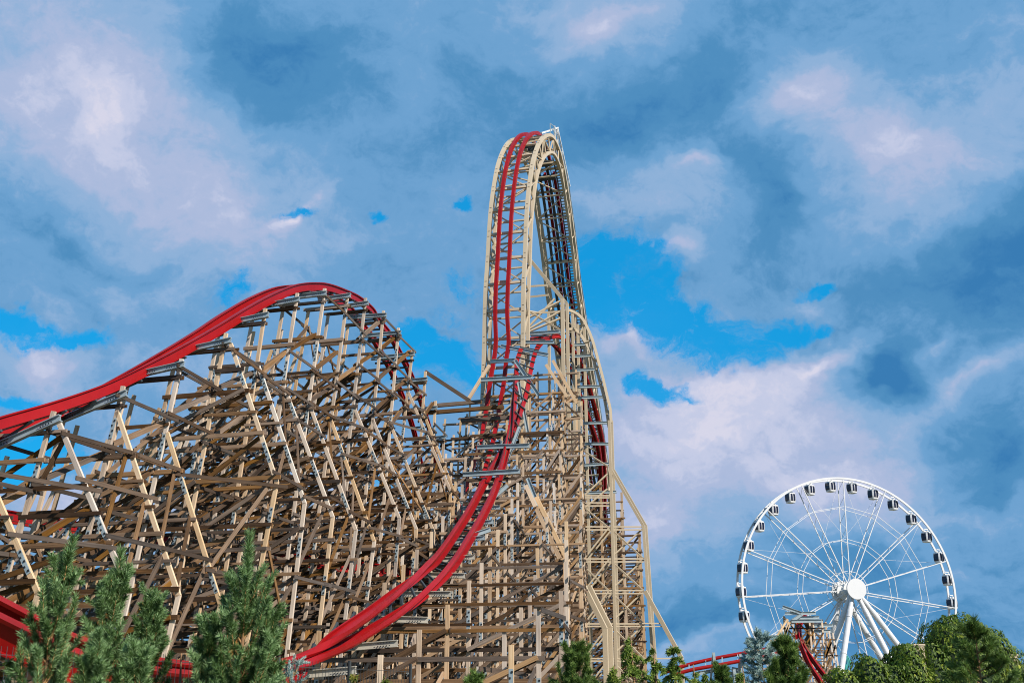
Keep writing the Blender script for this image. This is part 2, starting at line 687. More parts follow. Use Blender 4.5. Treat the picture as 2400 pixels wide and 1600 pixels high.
def plate(mb, a, b, ef, w):
    """galvanised splice plate with bolts on the camera side of a post"""
    a, b = Vector(a), Vector(b)
    t = (b - a).normalized()
    s = ef.cross(t).normalized()
    off = -ef * 0.063
    mb.beam(a + off, b + off, w, 0.02, s, 0)
    L = (b - a).length
    n = max(3, int(L / 0.16))
    for i in range(n):
        p = a + t * (L * (i + .5) / n) + off - ef * 0.018
        q = s * (w * (0.24 if i % 2 else -0.24))
        mb.beam(p + q - t * .03, p + q + t * .03, .06, .03, s, 1)


def zpoint(a, b, z):
    """point of line a-b at height z"""
    k = (z - a.z) / (b.z - a.z)
    return a + (b - a) * k


LEVEL = 1.95


def build_bent(root, ef, eb, members, spec_ledgers, beam=None, plates=True, post_w=.165, diag=True, rusty=False, seed=0, ledger='ledger_wood'):
    """one trestle bent. members: list of polylines (top to bottom) in the bent plane"""
    r = random.Random(seed)
    o = members[0][-1]
    bent = sub_empty('trestle_bent', root, (o.x, o.y, 0))
    for mi_, pl in enumerate(members):
        mb = MB()
        for a, b in zip(pl[:-1], pl[1:]):
            mb.beam(a, b, post_w, 0.10, eb, 0, 0.02)
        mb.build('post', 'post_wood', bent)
        if plates:
            for a, b in zip(pl[:-1], pl[1:]):
                L = (a - b).length
                t = (b - a) / max(L, 1e-6)
                s = r.uniform(0.6, 3.2)
                while s < L - 1.2 and s < 16:
                    if r.random() < .78:
                        mp = MB()
                        plate(mp, a + t * s, a + t * (s + r.uniform(.7, 1.15)), ef, post_w * .9)
                        mp.build('splice_plate', ['galvanised', 'bolt'], bent)
                    s += r.uniform(2.4, 4.6)
    for a, b in spec_ledgers:
        mb = MB()
        d = (b - a).normalized()
        jit = r.uniform(-.04, .04)
        hh = r.choice((.11, .13, .15, .17))
        for sgn in (-1, 1):
            e0, e1 = r.uniform(.1, .3), r.uniform(.1, .3)
            mb.beam(a - d * e0 + ef * (sgn * .085) + Z * jit, b + d * e1 + ef * (sgn * .085) + Z * jit, .06, hh, ef)
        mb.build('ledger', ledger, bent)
    if beam:
        a, b = beam
        mb = MB()
        mb.ibeam(a, b, .18, .25, Z)
        t = (b - a).normalized()
        for q in (a, b):
            c = q + (t * -.5 if q is b else t * .5)
            for i in range(5):
                p = c + t * (i * .11 - .22) - ef * .115
                for zz in (-.06, .05):
                    mb.beam(p + Z * zz - t * .018, p + Z * zz + t * .018, .035, .03, Z, 1)
        mb.build('steel_ledger', ['rusty_galvanised' if rusty else 'galvanised', 'bolt'], bent)
    return bent


# ---- left hump
HEAD_A = math.radians(15.5)
efA = Vector((math.sin(HEAD_A), math.cos(HEAD_A), 0))
ebA = Vector((math.cos(HEAD_A), -math.sin(HEAD_A), 0))
trA = thing('timber_trestle', 'weathered timber trestle with splayed legs carrying the red hump of track at the left', 'trestle', P(500, 1655, 50).xy.to_3d(), 'timber trestles of the roller coaster')
TOPS = {-2: (-330, 1066), -1: (-75, 1018), 0: (126, 965), 1: (289, 906), 2: (426, 842), 3: (530, 782), 4: (622, 724), 5: (697, 688), 6: (761, 677), 7: (815, 688),
        8: (857, 699), 9: (899, 729), 10: (934, 769), 11: (967, 820), 12: (997, 871), 13: (1021, 940), 14: (1041, 1012), 15: (1058, 1085), 16: (1073, 1150)}
POST2 = {-2: (-400, 1350), -1: (-190, 1300), 0: (45, 1250), 1: (204, 1265), 2: (384, 1030), 3: (461, 1144), 4: (603, 849), 5: (666, 890), 6: (726, 930), 7: (778, 970),
         8: (829, 940), 9: (875, 975), 10: (915, 994), 11: (953, 940), 12: (988, 1000), 13: (1012, 1080), 14: (1033, 1150), 15: (1050, 1200), 16: (1066, 1260)}
LEGS = {-1: [(-60, 1040), (90, 1390), (60, 1500)], 0: [(136, 985), (291, 1360), (275, 1480)], 1: [(275, 966), (419, 1395), (389, 1520)], 2: [(392, 1015), (517, 1416), (498, 1500)],
        3: [(541, 806), (649, 1130), (600, 1390)], 4: [(603, 850), (714, 1179), (688, 1400)], 5: [(664, 900), (780, 1212), (757, 1400)], 6: [(724, 944), (834, 1242), (815, 1400)],
        7: [(775, 982), (877, 1268), (860, 1400)], 8: [(828, 949), (936, 1214), (924, 1370)], 9: [(874, 984), (976, 1240), (966, 1350)], 10: [(915, 994), (1017, 1247), (1010, 1360)],
        11: [(957, 919), (1056, 1150), (1050, 1300)], 12: [(990, 960), (1075, 1180), (1070, 1300)]}
STEEL = {-1: ((-260, 1100), (-66, 1032)), 0: ((-20, 1052), (142, 979)), 1: ((140, 985), (297, 921)), 2: ((330, 876), (432, 853)), 3: ((430, 822), (542, 797)), 4: ((530, 758), (630, 737)),
         5: ((622, 716), (702, 701)), 6: ((690, 696), (765, 687)), 7: ((745, 703), (822, 692)), 8: ((780, 722), (864, 710)), 9: ((815, 744), (906, 738)), 10: ((845, 788), (940, 779)),
         11: ((870, 840), (972, 829)), 12: ((925, 895), (1002, 888)), 13: ((940, 962), (1025, 955)), 14: ((965, 1030), (1046, 1024))}
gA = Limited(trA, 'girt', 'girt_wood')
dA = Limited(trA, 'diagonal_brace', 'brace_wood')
linesA = {}
for i in range(-2, 17):
    D = 37 + 3.0 * i
    T = P(*TOPS[i], D)
    n = efA
    pl = lambda q: on_plane(q[0], q[1], T, n)
    B = zpoint(T, pl(POST2[i]), 0.0)
    dirM = (B - T) / (T.z)
    members = [[T, B]]
    lines = {'m': [T, B]}
    # left-hand posts, each leaning a little more
    batt = Vector((dirM.x, dirM.y, 0)).dot(ebA)
    top_off = 2.5
    for k, (off, drop, extra) in enumerate(((2.3, .75, .03), (2.6, 3.2, .25), (5.0, 6.5, .12), (7.6, 9.5, .18))):
        zt = T.z - drop
        if zt < 2.5:
            continue
        t0 = T + dirM * drop - ebA * off
        b0 = t0 - ebA * ((extra - batt) * zt) - Z * zt
        members.append([t0, b0])
        lines['abcd'[k]] = [t0, b0]
    if i in LEGS:
        q = [pl(p) for p in LEGS[i]]
        k2 = zpoint(q[1], q[2], 0.0)
        members.append([q[0], q[1], k2])
        lines['l'] = [q[0], q[1], k2]
    # second, lower outrigger leg for the far half
    linesA[i] = lines

    def at(name, z):
        L = lines.get(name)
        if not L or z > L[0].z:
            return None
        for a, b in zip(L[:-1], L[1:]):
            if z >= b.z:
                return zpoint(a, b, z)
        return L[-1].copy()

    led = []
    z = T.z - 0.75
    kz = 0
    rr = random.Random(100 + i)
    while z > 0.4:
        xs = sorted([p for p in (at(nm, z) for nm in 'dcbaml') if p is not None], key=lambda p: p.dot(ebA))
        if len(xs) > 1:
            led.append((xs[0], xs[-1]))
            if len(xs) > 2 and z > LEVEL:
                zz = z - LEVEL * .5
                ys = sorted([p for p in (at(nm, zz) for nm in 'dcbaml') if p is not None], key=lambda p: p.dot(ebA))
                j = rr.randrange(len(ys) - 1)
                led.append((ys[j], ys[j + 1]))
        # bracing inside the bent
        if len(xs) > 2 and z > LEVEL * 1.2 and rr.random() < .8:
            z2 = z - LEVEL * rr.choice((1, 1, 2))
            ys = sorted([p for p in (at(nm, max(z2, .3)) for nm in 'dcbaml') if p is not None], key=lambda p: p.dot(ebA))
            j = rr.randrange(len(xs) - 1)
            hi, lo = (xs[-1], ys[max(0, len(ys) - 3)]) if rr.random() < .6 else (xs[min(j + 2, len(xs) - 1)], ys[j])
            dA.add([(hi + efA * .24, lo + efA * .24, .06, .17, efA)])
            for _ in range(2):
                if rr.random() < .75:
                    j = rr.randrange(len(xs) - 1)
                    j2 = min(j + 2, len(xs) - 1)
                    if j2 - j < 2 and rr.random() < .7:
                        continue
                    sg = rr.choice((-1, -1, 1))
                    dA.add([(xs[j2] + efA * (.21 * sg), ys[min(j, len(ys) - 1)] + efA * (.21 * sg), .06, .18, efA)])
        z -= LEVEL
        kz += 1
    beam = None
    if i in STEEL:
        (ax, ay), (bx, by) = STEEL[i]
        beam = (on_plane(ax, ay, T + efA * -.25, n), on_plane(bx, by, T + efA * -.25, n))
    build_bent(trA, efA, ebA, members, led, beam, seed=i + 50)

# inner bents half way between, on the far side of the hump only
for i in range(0, 13):
    L0, L1 = linesA[i], linesA[i + 1]
    rr = random.Random(8000 + i)
    mem = []
    for nm in 'abcd':
        if nm in L0 and nm in L1:
            t0 = (L0[nm][0] + L1[nm][0]) / 2 - Z * 1.2 - ebA * .8
            b0 = (L0[nm][-1] + L1[nm][-1]) / 2 - ebA * .8
            mem.append([t0, b0])
    if len(mem) < 2:
        continue
    led = []
    z = mem[0][0].z - .5
    while z > .6:
        xs = sorted([zpoint(q[0], q[1], z) for q in mem if q[0].z > z], key=lambda p: p.dot(ebA))
        if len(xs) > 1:
            j = rr.randrange(len(xs) - 1)
            led.append((xs[0], xs[-1]) if rr.random() < .5 else (xs[j], xs[j + 1]))
            if z > LEVEL:
                dA.add([(xs[-1] + efA * .2, zpoint(mem[-1][0], mem[-1][1], min(z - LEVEL, mem[-1][0].z)) + efA * .2, .06, .16, efA)], .4)
        z -= LEVEL * .8
    build_bent(trA, efA, ebA, mem, led, None, plates=True, post_w=.15, seed=8100 + i, ledger='pale_ledger')

for i in range(-2, 16):
    L0, L1 = linesA[i], linesA[i + 1]
    rr = random.Random(300 + i)
    for nm in 'mabcdl':
        if nm not in L0 or nm not in L1:
            continue
        def at2(L, z):
            for a, b in zip(L[:-1], L[1:]):
                if z >= b.z:
                    return zpoint(a, b, z)
            return L[-1].copy()
        zt = min(L0[nm][0].z, L1[nm][0].z)
        zs = np.arange(0.9 + (0.7 if nm in 'ac' else 0), zt, LEVEL * (1 if nm in 'ml' else 1.5))
        side = 1 if nm in 'ml' else -1
        for k, z in enumerate(zs):
            z += rr.uniform(-.3, .3)
            z = max(.3, z)
            if rr.random() < .26:
                continue
            a, b = at2(L0[nm], z), at2(L1[nm], z)
            o = ebA * (.135 * side)
            d = (b - a).normalized() * rr.uniform(.12, .5)
            w = {'m': 1, 'l': 1.2}.get(nm, .4)
            if nm != 'l' or k % 2 == 1 or z > zt - 3:
                gA.add([(a + o - d, b + o + d, .05, .145, ebA)], w)
            step = 2 if nm == 'l' else 1
            if k + step < len(zs) and rr.random() < (.9 if nm in 'mac' else .6):
                c = at2(L1[nm], zs[k + step])
                ov = ebA * (-.135 * side)
                ww = .07 if nm == 'm' else .06
                dA.add([(a + ov, c + ov, ww, .19, ebA), (a + ov * 2.1, c + ov * 2.1, .05, .17, ebA)] if nm == 'm' else [(a + ov, c + ov, ww, .18, ebA)], w)
            elif k + step < len(zs) and rr.random() < .35:
                c = at2(L1[nm], z)
                a2 = at2(L0[nm], zs[k + step])
                dA.add([(a2 - ebA * (.2 * side), c - ebA * (.2 * side), .05, .16, ebA)], w * .6)
gA.finish()
dA.finish()

#@@TRACKS
# ------------------------------------------------------------------ red tracks
RAIL_PROFILE = [(-.05, -.50), (-.15, -.50), (-.15, -.47), (-.04, -.47), (-.04, -.075), (-.13, -.065), (-.15, 0), (.15, 0), (.13, -.065), (.04, -.075), (.04, -.47), (.15, -.47), (.15, -.50), (.05, -.50)]


def make_track(root, left, right, scale=1.0, ties=True, tie_mat='dark_steel', tie_step=1.5, prof=None, upsign=1, shade_edge=None):
    """left/right: dense matching point lists; each rail one swept section"""
    n = len(left)
    lat, up = [], []
    for i in range(n):
        t = (left[min(i + 1, n - 1)] + right[min(i + 1, n - 1)] - left[max(i - 1, 0)] - right[max(i - 1, 0)]).normalized()
        a = left[i] - right[i]
        a = (a - t * a.dot(t)).normalized()
        u = t.cross(a) * upsign
        lat.append(a)
        up.append(u.normalized())
    pr = [(x * scale, y * scale) for x, y in (prof or RAIL_PROFILE)]
    for pts in (left, right):
        mb = MB()
        mb.sweep(pts, lat, up, pr, 0 if shade_edge is None else [1 if k == shade_edge else 0 for k in range(len(pr))])  # one web edge coloured dark as painted shade beneath the top plate
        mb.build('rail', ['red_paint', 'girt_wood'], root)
    if ties:
        d = 0.0
        for i in range(1, n):
            d += (left[i] - left[i - 1]).length
            if d > tie_step:
                d = 0
                t = up[i].cross(lat[i])
                mb = MB()
                c = -up[i] * (.56 * scale)
                mb.beam(left[i] + lat[i] * .2 + c, right[i] - lat[i] * .2 + c, .1 * scale, .14 * scale, up[i])
                mb.build('cross_tie', tie_mat, root)
    return lat, up


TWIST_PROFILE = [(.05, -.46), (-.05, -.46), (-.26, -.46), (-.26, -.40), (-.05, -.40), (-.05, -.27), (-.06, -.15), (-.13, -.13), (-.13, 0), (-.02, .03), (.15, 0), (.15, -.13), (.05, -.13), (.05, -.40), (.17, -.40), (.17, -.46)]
GA = 1.3
RA = [(-300, 1072, 31), (-120, 1033, 33.6), (0, 996, 36), (128, 958, 38.4), (239, 918, 40.6), (319, 880, 42.6), (415, 830, 45), (510, 775, 47.5), (574, 735, 49.4), (638, 700, 51.8), (696, 677, 54.4), (743, 673, 56.5), (772, 677, 58),
      (804, 688, 60), (839, 704, 62.6), (871, 730, 65.4), (887, 755, 67.2), (919, 795, 70), (935, 827, 72), (951, 855, 74), (973, 905, 77), (989, 948, 79.5), (1008, 1011, 83), (1020, 1070, 86), (1030, 1130, 89)]
ra = [Vector(p) + Z * .28 for p in catmull([P(*q) for q in RA], 8)]
bank = np.interp(np.arange(len(ra)) / 8, [0, 3, 6, 9, 11, 24], [30, 27, 14, 4, 0, 0])
la = []
for i, p in enumerate(ra):
    b = math.radians(bank[i])
    la.append(p - (ebA * math.cos(b) + Z * math.sin(b)) * GA)
trk = thing('coaster_track', 'red steel coaster track arching over the timber hump at the left', 'coaster track', P(500, 1655, 50).xy.to_3d(), 'red coaster tracks')
make_track(trk, la, ra, .88)

# twisting track that sweeps from the bottom left up to the tower
SC = [((-100, 1345), (-100, 1385), 25), ((0, 1400), (0, 1440), 26), ((185, 1492), (185, 1525), 28.5), ((330, 1535), (330, 1560), 30.5), ((450, 1553), (450, 1574), 32.5), ((560, 1557), (560, 1576), 34.3),
      ((682, 1541), (668, 1565), 36.5), ((780, 1504), (745, 1545), 38.5), ((851, 1459), (816, 1516), 41), ((905, 1416), (886, 1474), 43.5), ((956, 1370), (956, 1424), 47), ((1000, 1324), (1024, 1360), 51),
      ((1026, 1296), (1064, 1310), 55), ((1062, 1246), (1098, 1256), 60), ((1098, 1190), (1132, 1196), 66), ((1130, 1130), (1160, 1135), 72), ((1158, 1078), (1175, 1078), 77.5), ((1183, 1030), (1185, 1030), 81),
      ((1203, 995), (1194, 988), 84), ((1216, 962), (1199, 952), 86.5), ((1226, 935), (1203, 920), 89), ((1235, 903), (1206, 887), 91.5), ((1243, 870), (1209, 858), 94), ((1251, 842), (1217, 835), 96.5),
      ((1264, 814), (1230, 811), 99.5), ((1285, 797), (1252, 799), 102), ((1311, 793), (1283, 801), 104), ((1334, 805), (1310, 818), 106), ((1353, 832), (1329, 845), 108), ((1369, 866), (1343, 877), 110), ((1382, 904), (1356, 912), 112),
      ((1393, 942), (1369, 946), 114), ((1404, 981), (1384, 984), 116.5), ((1412, 1014), (1397, 1018), 119), ((1418, 1052), (1407, 1055), 122), ((1421, 1115), (1413, 1117), 127), ((1421, 1200), (1414, 1203), 134)]
lc, rc = [], []
for l, r_, D in SC:
    od = (P(*l, D) - EYE).dot(Vector((0, cp, sp_)))
    s = math.hypot(l[0] - r_[0], l[1] - r_[1]) * od / F
    dl = math.sqrt(max(1.3 ** 2 - s * s, 0.04))
    lc.append(P(*l, D + dl / 2))
    rc.append(P(*r_, D - dl / 2))
lc = [Vector(p) for p in catmull(lc, 8)]
rc = [Vector(p) for p in catmull(rc, 8)]
trk = thing('coaster_track', 'red steel coaster track twisting up from the bottom left into the tan tower', 'coaster track', P(1000, 1655, 60).xy.to_3d(), 'red coaster tracks')
make_track(trk, lc[:45], rc[:45], 1.45)
make_track(trk, lc[44:], rc[44:], 0.88, prof=TWIST_PROFILE, shade_edge=5)

# ---- centre trestle under that track
HEAD_C = math.radians(11)
efC = Vector((math.sin(HEAD_C), math.cos(HEAD_C), 0))
ebC = Vector((math.cos(HEAD_C), -math.sin(HEAD_C), 0))
trC = thing('timber_trestle', 'tall timber trestle of upright posts beneath the twisting red track and the tan tower', 'trestle', P(1200, 1655, 80).xy.to_3d(), 'timber trestles of the roller coaster')
gC = Limited(trC, 'girt', 'girt_wood')
dC = Limited(trC, 'diagonal_brace', 'pale_ledger')
mid = [(a + b) / 2 for a, b in zip(lc, rc)]
nmid = [k for k in range(len(mid)) if 6 * 8 <= k <= 26 * 8]


def track_at(Y):
    best = min(nmid, key=lambda k: abs(mid[k].y - Y))
    return mid[best], best


STEELC = [((1191, 802), (1299, 802)), ((1174, 811), (1285, 832)), ((1149, 847), (1207, 844)), ((1127, 890), (1248, 884)), ((1118, 1048), (1241, 1044)), ((1085, 1112), (1219, 1104)), ((1226, 783), (1313, 777))]
linesC = []
for i in range(18):
    D = 38.5 + 3.82 * i
    c, k = track_at(D)
    low = min(lc[k].z, rc[k].z) - .62 if D > 66 else mid[k].z - .72
    over = D > 80          # the track is banked right over up here: the bents stand either side of it
    c = c.copy()
    if D < 60:
        offs = [(-1.95, 1.0, 0), (1.95, 1.0, 0), (-4.6, .75, -.05), (4.3, .9, .0), (6.6, 1.2, .0)] if D > 46 else [(-1.95, 1, 0), (1.95, 1, 0), (4.2, .8, .0), (6.4, 1.3, 0)]
    else:
        offs = [(-1.9, 1.0, 0), (1.9, 1.0, 0), (-.2, .97, 0), (-4.3, .93, -.03), (4.1, .95, .02), (6.3, .84, .0), (-6.6, .86, -.04)] + ([(-9.0, .82, -.05)] if D > 70 else [])
    if over:
        offs = [(o + .6, f, b) for o, f, b in offs]
    lines = []
    xlim = (163 if D > 66 else 135) / F * ((c - EYE).dot(Vector((0, cp, sp_)))) - .1
    for off, fz, bat in offs:
        if off > 2.5:
            off = min(off, xlim - c.x - (.0 if off > 5 else 1.6))
            if off < 2.2:
                continue
        zt = low * fz + (.55 if fz == 1.0 else 0)
        if over and fz > .9:
            zt = min(zt, low * .93)
        if zt < 1.2:
            continue
        t0 = Vector((c.x, c.y, 0)) + ebC * off + Z * zt
        b0 = t0 + ebC * (bat * zt) - Z * zt
        lines.append((off, [t0, b0]))
    linesC.append({o: L for o, L in lines})
    members = [L for _, L in lines]
    led = []
    rr = random.Random(700 + i)
    z = low - .45
    zmax = max(L[0].z for L in members)
    z = min(z, zmax - .3)
    while z > .5:
        xs = sorted([zpoint(L[0], L[1], z) for L in members if L[0].z >= z], key=lambda p: p.dot(ebC))
        if len(xs) > 1:
            led.append((xs[0], xs[-1]))
            if len(xs) > 2 and rr.random() < .12:
                j = rr.randrange(len(xs) - 1)
                led.append((xs[j] - Z * .9, xs[j + 1] - Z * .9))
            if z > LEVEL * 1.3:
                ys = sorted([zpoint(L[0], L[1], z - LEVEL) for L in members if L[0].z >= z], key=lambda p: p.dot(ebC))
                j = rr.randrange(len(xs) - 1)
                dC.add([(xs[j + 1] + efC * .24, ys[j] + efC * .24, .06, .17, efC)])
                for j in range(len(xs) - 1):
                    if rr.random() < .22:
                        dC.add([(xs[j + 1] - efC * .21, ys[j] - efC * .21, .06, .18, efC)])
                if rr.random() < .6:
                    dC.add([(xs[-1] - efC * .24, ys[-2] - efC * .24, .06, .17, efC)])
        z -= LEVEL
    beam = None
    if D < 80:
        cc = Vector((c.x, c.y, low + .0)) - efC * .25
        tl = rr.uniform(-.12, .05)
        beam = (cc - ebC * 1.2 + Z * tl, cc + ebC * 1.2 - Z * tl)
    build_bent(trC, efC, ebC, members, led, beam, seed=900 + i, rusty=D < 58, ledger='pale_ledger' if D > 56 else 'ledger_wood')

for i in range(17):
    A0, A1 = linesC[i], linesC[i + 1]
    rr = random.Random(1300 + i)
    for off, L0 in A0.items():
        c1 = [o for o in A1 if abs(o - off) < 1.1]
        if not c1:
            continue
        L1 = A1[c1[0]]
        zt = min(L0[0].z, L1[0].z)
        outer = off > 3 or off < -3
        side = 1 if off > 0 else -1
        zs = np.arange(1.0 if off > 0 else 1.6, zt, LEVEL)
        for kk, z in enumerate(zs):
            z = max(.3, z + rr.uniform(-.3, .3))
            if rr.random() < .14:
                continue
            a, b = zpoint(L0[0], L0[1], z), zpoint(L1[0], L1[1], z)
            o = ebC * (.135 * side)
            d = (b - a).normalized() * rr.uniform(.1, .45)
            if outer or kk % 2 == 0:
                gC.add([(a + o - d, b + o + d, .05, .17, ebC)], 1 if off > 0 else .6)
            if kk + 1 < len(zs) and rr.random() < (.95 if outer else .6):
                c = zpoint(L1[0], L1[1], zs[kk + 1])
                dC.add([(a - o, c - o, .07, .19, ebC)], 1.3 if off > 0 else .6)
gC.finish()
dC.finish()
# steel ledgers carrying the twisted part of the track
for j, (a, b) in enumerate(STEELC):
    mb = MB()
    D = (99, 98, 93, 88, 80, 74, 101)[j] - .4
    pa = P(*a, D)
    dx = 0.0
    pb = P(*b, D - .8)
    if j == 2:
        mb.ibeam(pa, pb, .24, .32, Z)
        mb.ibeam(pb, P(1262, 926, D - 1.0), .24, .32, Z)
    else:
        mb.ibeam(pa, pb, .24, .32, Z)
    mb.build('steel_ledger', 'galvanised', trC)
for a, b, D in (((1215, 895), (1238, 1020), 88), ((1218, 1000), (1180, 1100), 80), ((1236, 1120), (1262, 1185), 74), ((1190, 1137), (1152, 1170), 72), ((1150, 1240), (1085, 1262), 62)):
    mb = MB()
    mb.ibeam(P(*a, D), P(*b, D), .2, .26, Vector((1, 0, 0)))
    mb.build('steel_strut', 'galvanised', trC)
# the pair of long pale battered legs on its right
for q in ([(1233, 1138), (1255, 1187), (1312, 1308)], [(1257, 1165), (1335, 1322)], [(1147, 856), (1098, 935)], [(1296, 845), (1352, 945)], [(1280, 855), (1330, 930)]):
    mb = MB()
    D = 71 if q[0][1] > 1000 else 92
    for a, b in zip(q[:-1], q[1:]):
        mb.beam(P(*a, D), P(*b, D - .3), .26, .22, ebC, 0, .02)
    mb.build('battered_leg', 'post_wood', trC)
for q in (((980, 968), (1180, 952), 92), ((1010, 950), (1128, 940), 95), ((1080, 985), (1230, 975), 90), ((996, 870), (1100, 938), 90)):
    mb = MB()
    mb.beam(P(*q[0], q[2]), P(*q[1], q[2] - .4), .07, .3, efC)
    mb.beam(P(*q[0], q[2]) + efC * .3, P(*q[1], q[2] - .4) + efC * .3, .07, .3, efC)
    mb.build('tie_beam', 'brace_wood', trC)

#@@TOWER
# ------------------------------------------------------------------ tan steel tower
e_t = Vector((.25, math.sqrt(1 - .0625), 0))
e_l = Vector((e_t.y, -e_t.x, 0))
A0 = P(1284, 316, 109)
CH = [(1220, 1000), (1222, 890), (1223, 800), (1227, 675), (1231, 598), (1233, 531), (1237, 467), (1243, 416), (1249, 378), (1260, 343), (1270, 325), (1284, 316), (1295, 321), (1304, 337), (1312, 358), (1320, 394), (1328, 439), (1337, 502), (1345, 560), (1353, 627), (1363, 707)]
tz = []
for q in CH:
    w = on_plane(q[0], q[1], A0, e_l)
    tz.append(((w - A0).dot(e_t), w.z))
# vertical drop side, straight lift side
tz = np.array(tz)
tz[:4, 0] = np.linspace(tz[3, 0] - .8, tz[3, 0], 4)
sl = (tz[-1] - tz[-5]) / np.linalg.norm(tz[-1] - tz[-5])
sl = np.array([.66, -.75])
tz = np.vstack([[tz[0, 0] - .3, 0.0], tz])
end = tz[-1]
kk = (end[1] - 3) / -sl[1]
tz = np.vstack([tz, end + sl * kk * .5, end + sl * kk])
sm = np.array(catmull([tuple(q) for q in tz], 10))
# arc length resample
seg = np.r_[0, np.cumsum(np.linalg.norm(np.diff(sm, axis=0), axis=1))]
STEP = 0.72
ss = np.arange(0, seg[-1], STEP)
cu = np.stack([np.interp(ss, seg, sm[:, 0]), np.interp(ss, seg, sm[:, 1])], 1)
for _ in range(4):
    cu[1:-1] = (cu[:-2] + 2 * cu[1:-1] + cu[2:]) / 4
tan = np.gradient(cu, axis=0)
tan /= np.linalg.norm(tan, axis=1)[:, None]
nor = np.stack([-tan[:, 1], tan[:, 0]], 1)       # outward (up at the crest)


def W3(i, lat, out):
    q = cu[i] + nor[i] * out
    return A0 + e_t * q[0] + Z * (q[1] - A0.z) + e_l * lat


WID, DEP = 3.75, 1.9
tow = thing('steel_tower', 'tall tan steel lattice tower arching over at its top, the highest thing here', 'coaster tower', P(1230, 1655, 100).xy.to_3d())


def frames(i0, i1):
    lat = [e_l.copy() for _ in range(i0, i1)]
    up = [e_t * nor[i][0] + Z * nor[i][1] for i in range(i0, i1)]
    return lat, up


NC = len(cu)
rect = lambda w, h: [(-w / 2, -h / 2), (w / 2, -h / 2), (w / 2, h / 2), (-w / 2, h / 2)]
lat, up = frames(0, NC)
for la_, out, w in ((0, 0, .37), (-WID, 0, .37), (0, -DEP, .31), (-WID, -DEP, .31)):
    mb = MB()
    mb.sweep([W3(i, la_, out) for i in range(NC)], lat, up, rect(w, w)[::-1])
    mb.build('chord', 'tan_steel', tow)
nodes = list(range(0, NC, 4))
for j, i in enumerate(nodes):
    u = up[i]
    mb = MB()
    mb.beam(W3(i, -.2, -.02), W3(i, -WID + .2, -.02), .2, .25, u)
    mb.build('cross_beam', 'tan_steel', tow)
    mb = MB()
    mb.beam(W3(i, -.2, -DEP), W3(i, -WID + .2, -DEP), .14, .16, u)
    if j + 1 < len(nodes):
        i2 = nodes[j + 1]
        for la_ in (0, -WID):
            mb.beam(W3(i, la_, -.2), W3(i, la_, -DEP + .16), .12, .12, u)
            a, b = (W3(i, la_, -.1), W3(i2, la_, -DEP + .1)) if j % 2 == 0 else (W3(i, la_, -DEP + .1), W3(i2, la_, -.1))
            mb.beam(a, b, .13, .11, e_l)
        p = (W3(i, 0, -.12), W3(i2, -WID, -.12)) if j % 2 == 0 else (W3(i, -WID, -.12), W3(i2, 0, -.12))
        mb.beam(*p, .11, .11, u)
        p = (W3(i, 0, -DEP), W3(i2, -WID, -DEP)) if j % 2 else (W3(i, -WID, -DEP), W3(i2, 0, -DEP))
        mb.beam(*p, .12, .12, u)
        # bolted gusset plates
        for la_ in (0, -WID):
            for dz in (-.3, .3):
                c = W3(i, la_, .19) + (e_t * tan[i][0] + Z * tan[i][1]) * dz
                mb.beam(c - e_l * .1, c + e_l * .1, .05, .01, Z, 1)
    mb.build('lacing_panel', ['tan_steel', 'girt_wood'], tow)
# dark lift rails, catwalk and its steps on the climbing side
iap = int(np.argmax(cu[:, 1]))
for la_ in (-1.35, -2.45):
    mb = MB()
    mb.sweep([W3(i, la_, .75) for i in range(iap + 6, NC)], lat[iap + 6:], up[iap + 6:], [(x, y) for x, y in RAIL_PROFILE])
    mb.build('lift_rail', 'red_paint', tow)
mb = MB()
mb.sweep([W3(i, -1.9, -.1) for i in range(iap + 3, NC)], lat[iap + 3:], up[iap + 3:], rect(.3, .35)[::-1])
mb.sweep([W3(i, -1.55, .1) for i in range(iap + 3, NC)], lat[iap + 3:], up[iap + 3:], rect(.08, .12)[::-1])
mb.sweep([W3(i, -2.95, -.15) for i in range(iap + 3, NC)], lat[iap + 3:], up[iap + 3:], rect(.3, .3)[::-1])  # dark bar added to deepen the shade under the lift
mb.sweep([W3(i, -.95, .0) for i in range(iap + 3, NC)], lat[iap + 3:], up[iap + 3:], rect(.12, .25)[::-1])
mb.build('trough_and_shade_bar', 'dark_steel', tow)
mb = MB()
for i in range(iap + 4, NC - 1):
    for h in (0, .5):
        q0 = W3(i, .12, .25) * (1 - h) + W3(i + 1, .12, .25) * h
        q1 = W3(i, -.95, .25) * (1 - h) + W3(i + 1, -.95, .25) * h
        mb.beam(q0, q1, .30, .035, e_t)
mb.build('stair_tread', 'galvanised', tow)
mb = MB()
hr0, hr1 = [], []
for i in range(iap - 6, NC, 3):
    b0 = W3(i, .15, .2)
    b1 = b0 + Z * 1.25
    mb.beam(b0, b1, .09, .09, e_l)
    hr0.append(b1)
    hr1.append(b0 + Z * .65)
for hr in (hr0, hr1):
    for a, b in zip(hr[:-1], hr[1:]):
        mb.beam(a, b, .06, .06, e_l)
mb.build('handrail', 'galvanised', tow)
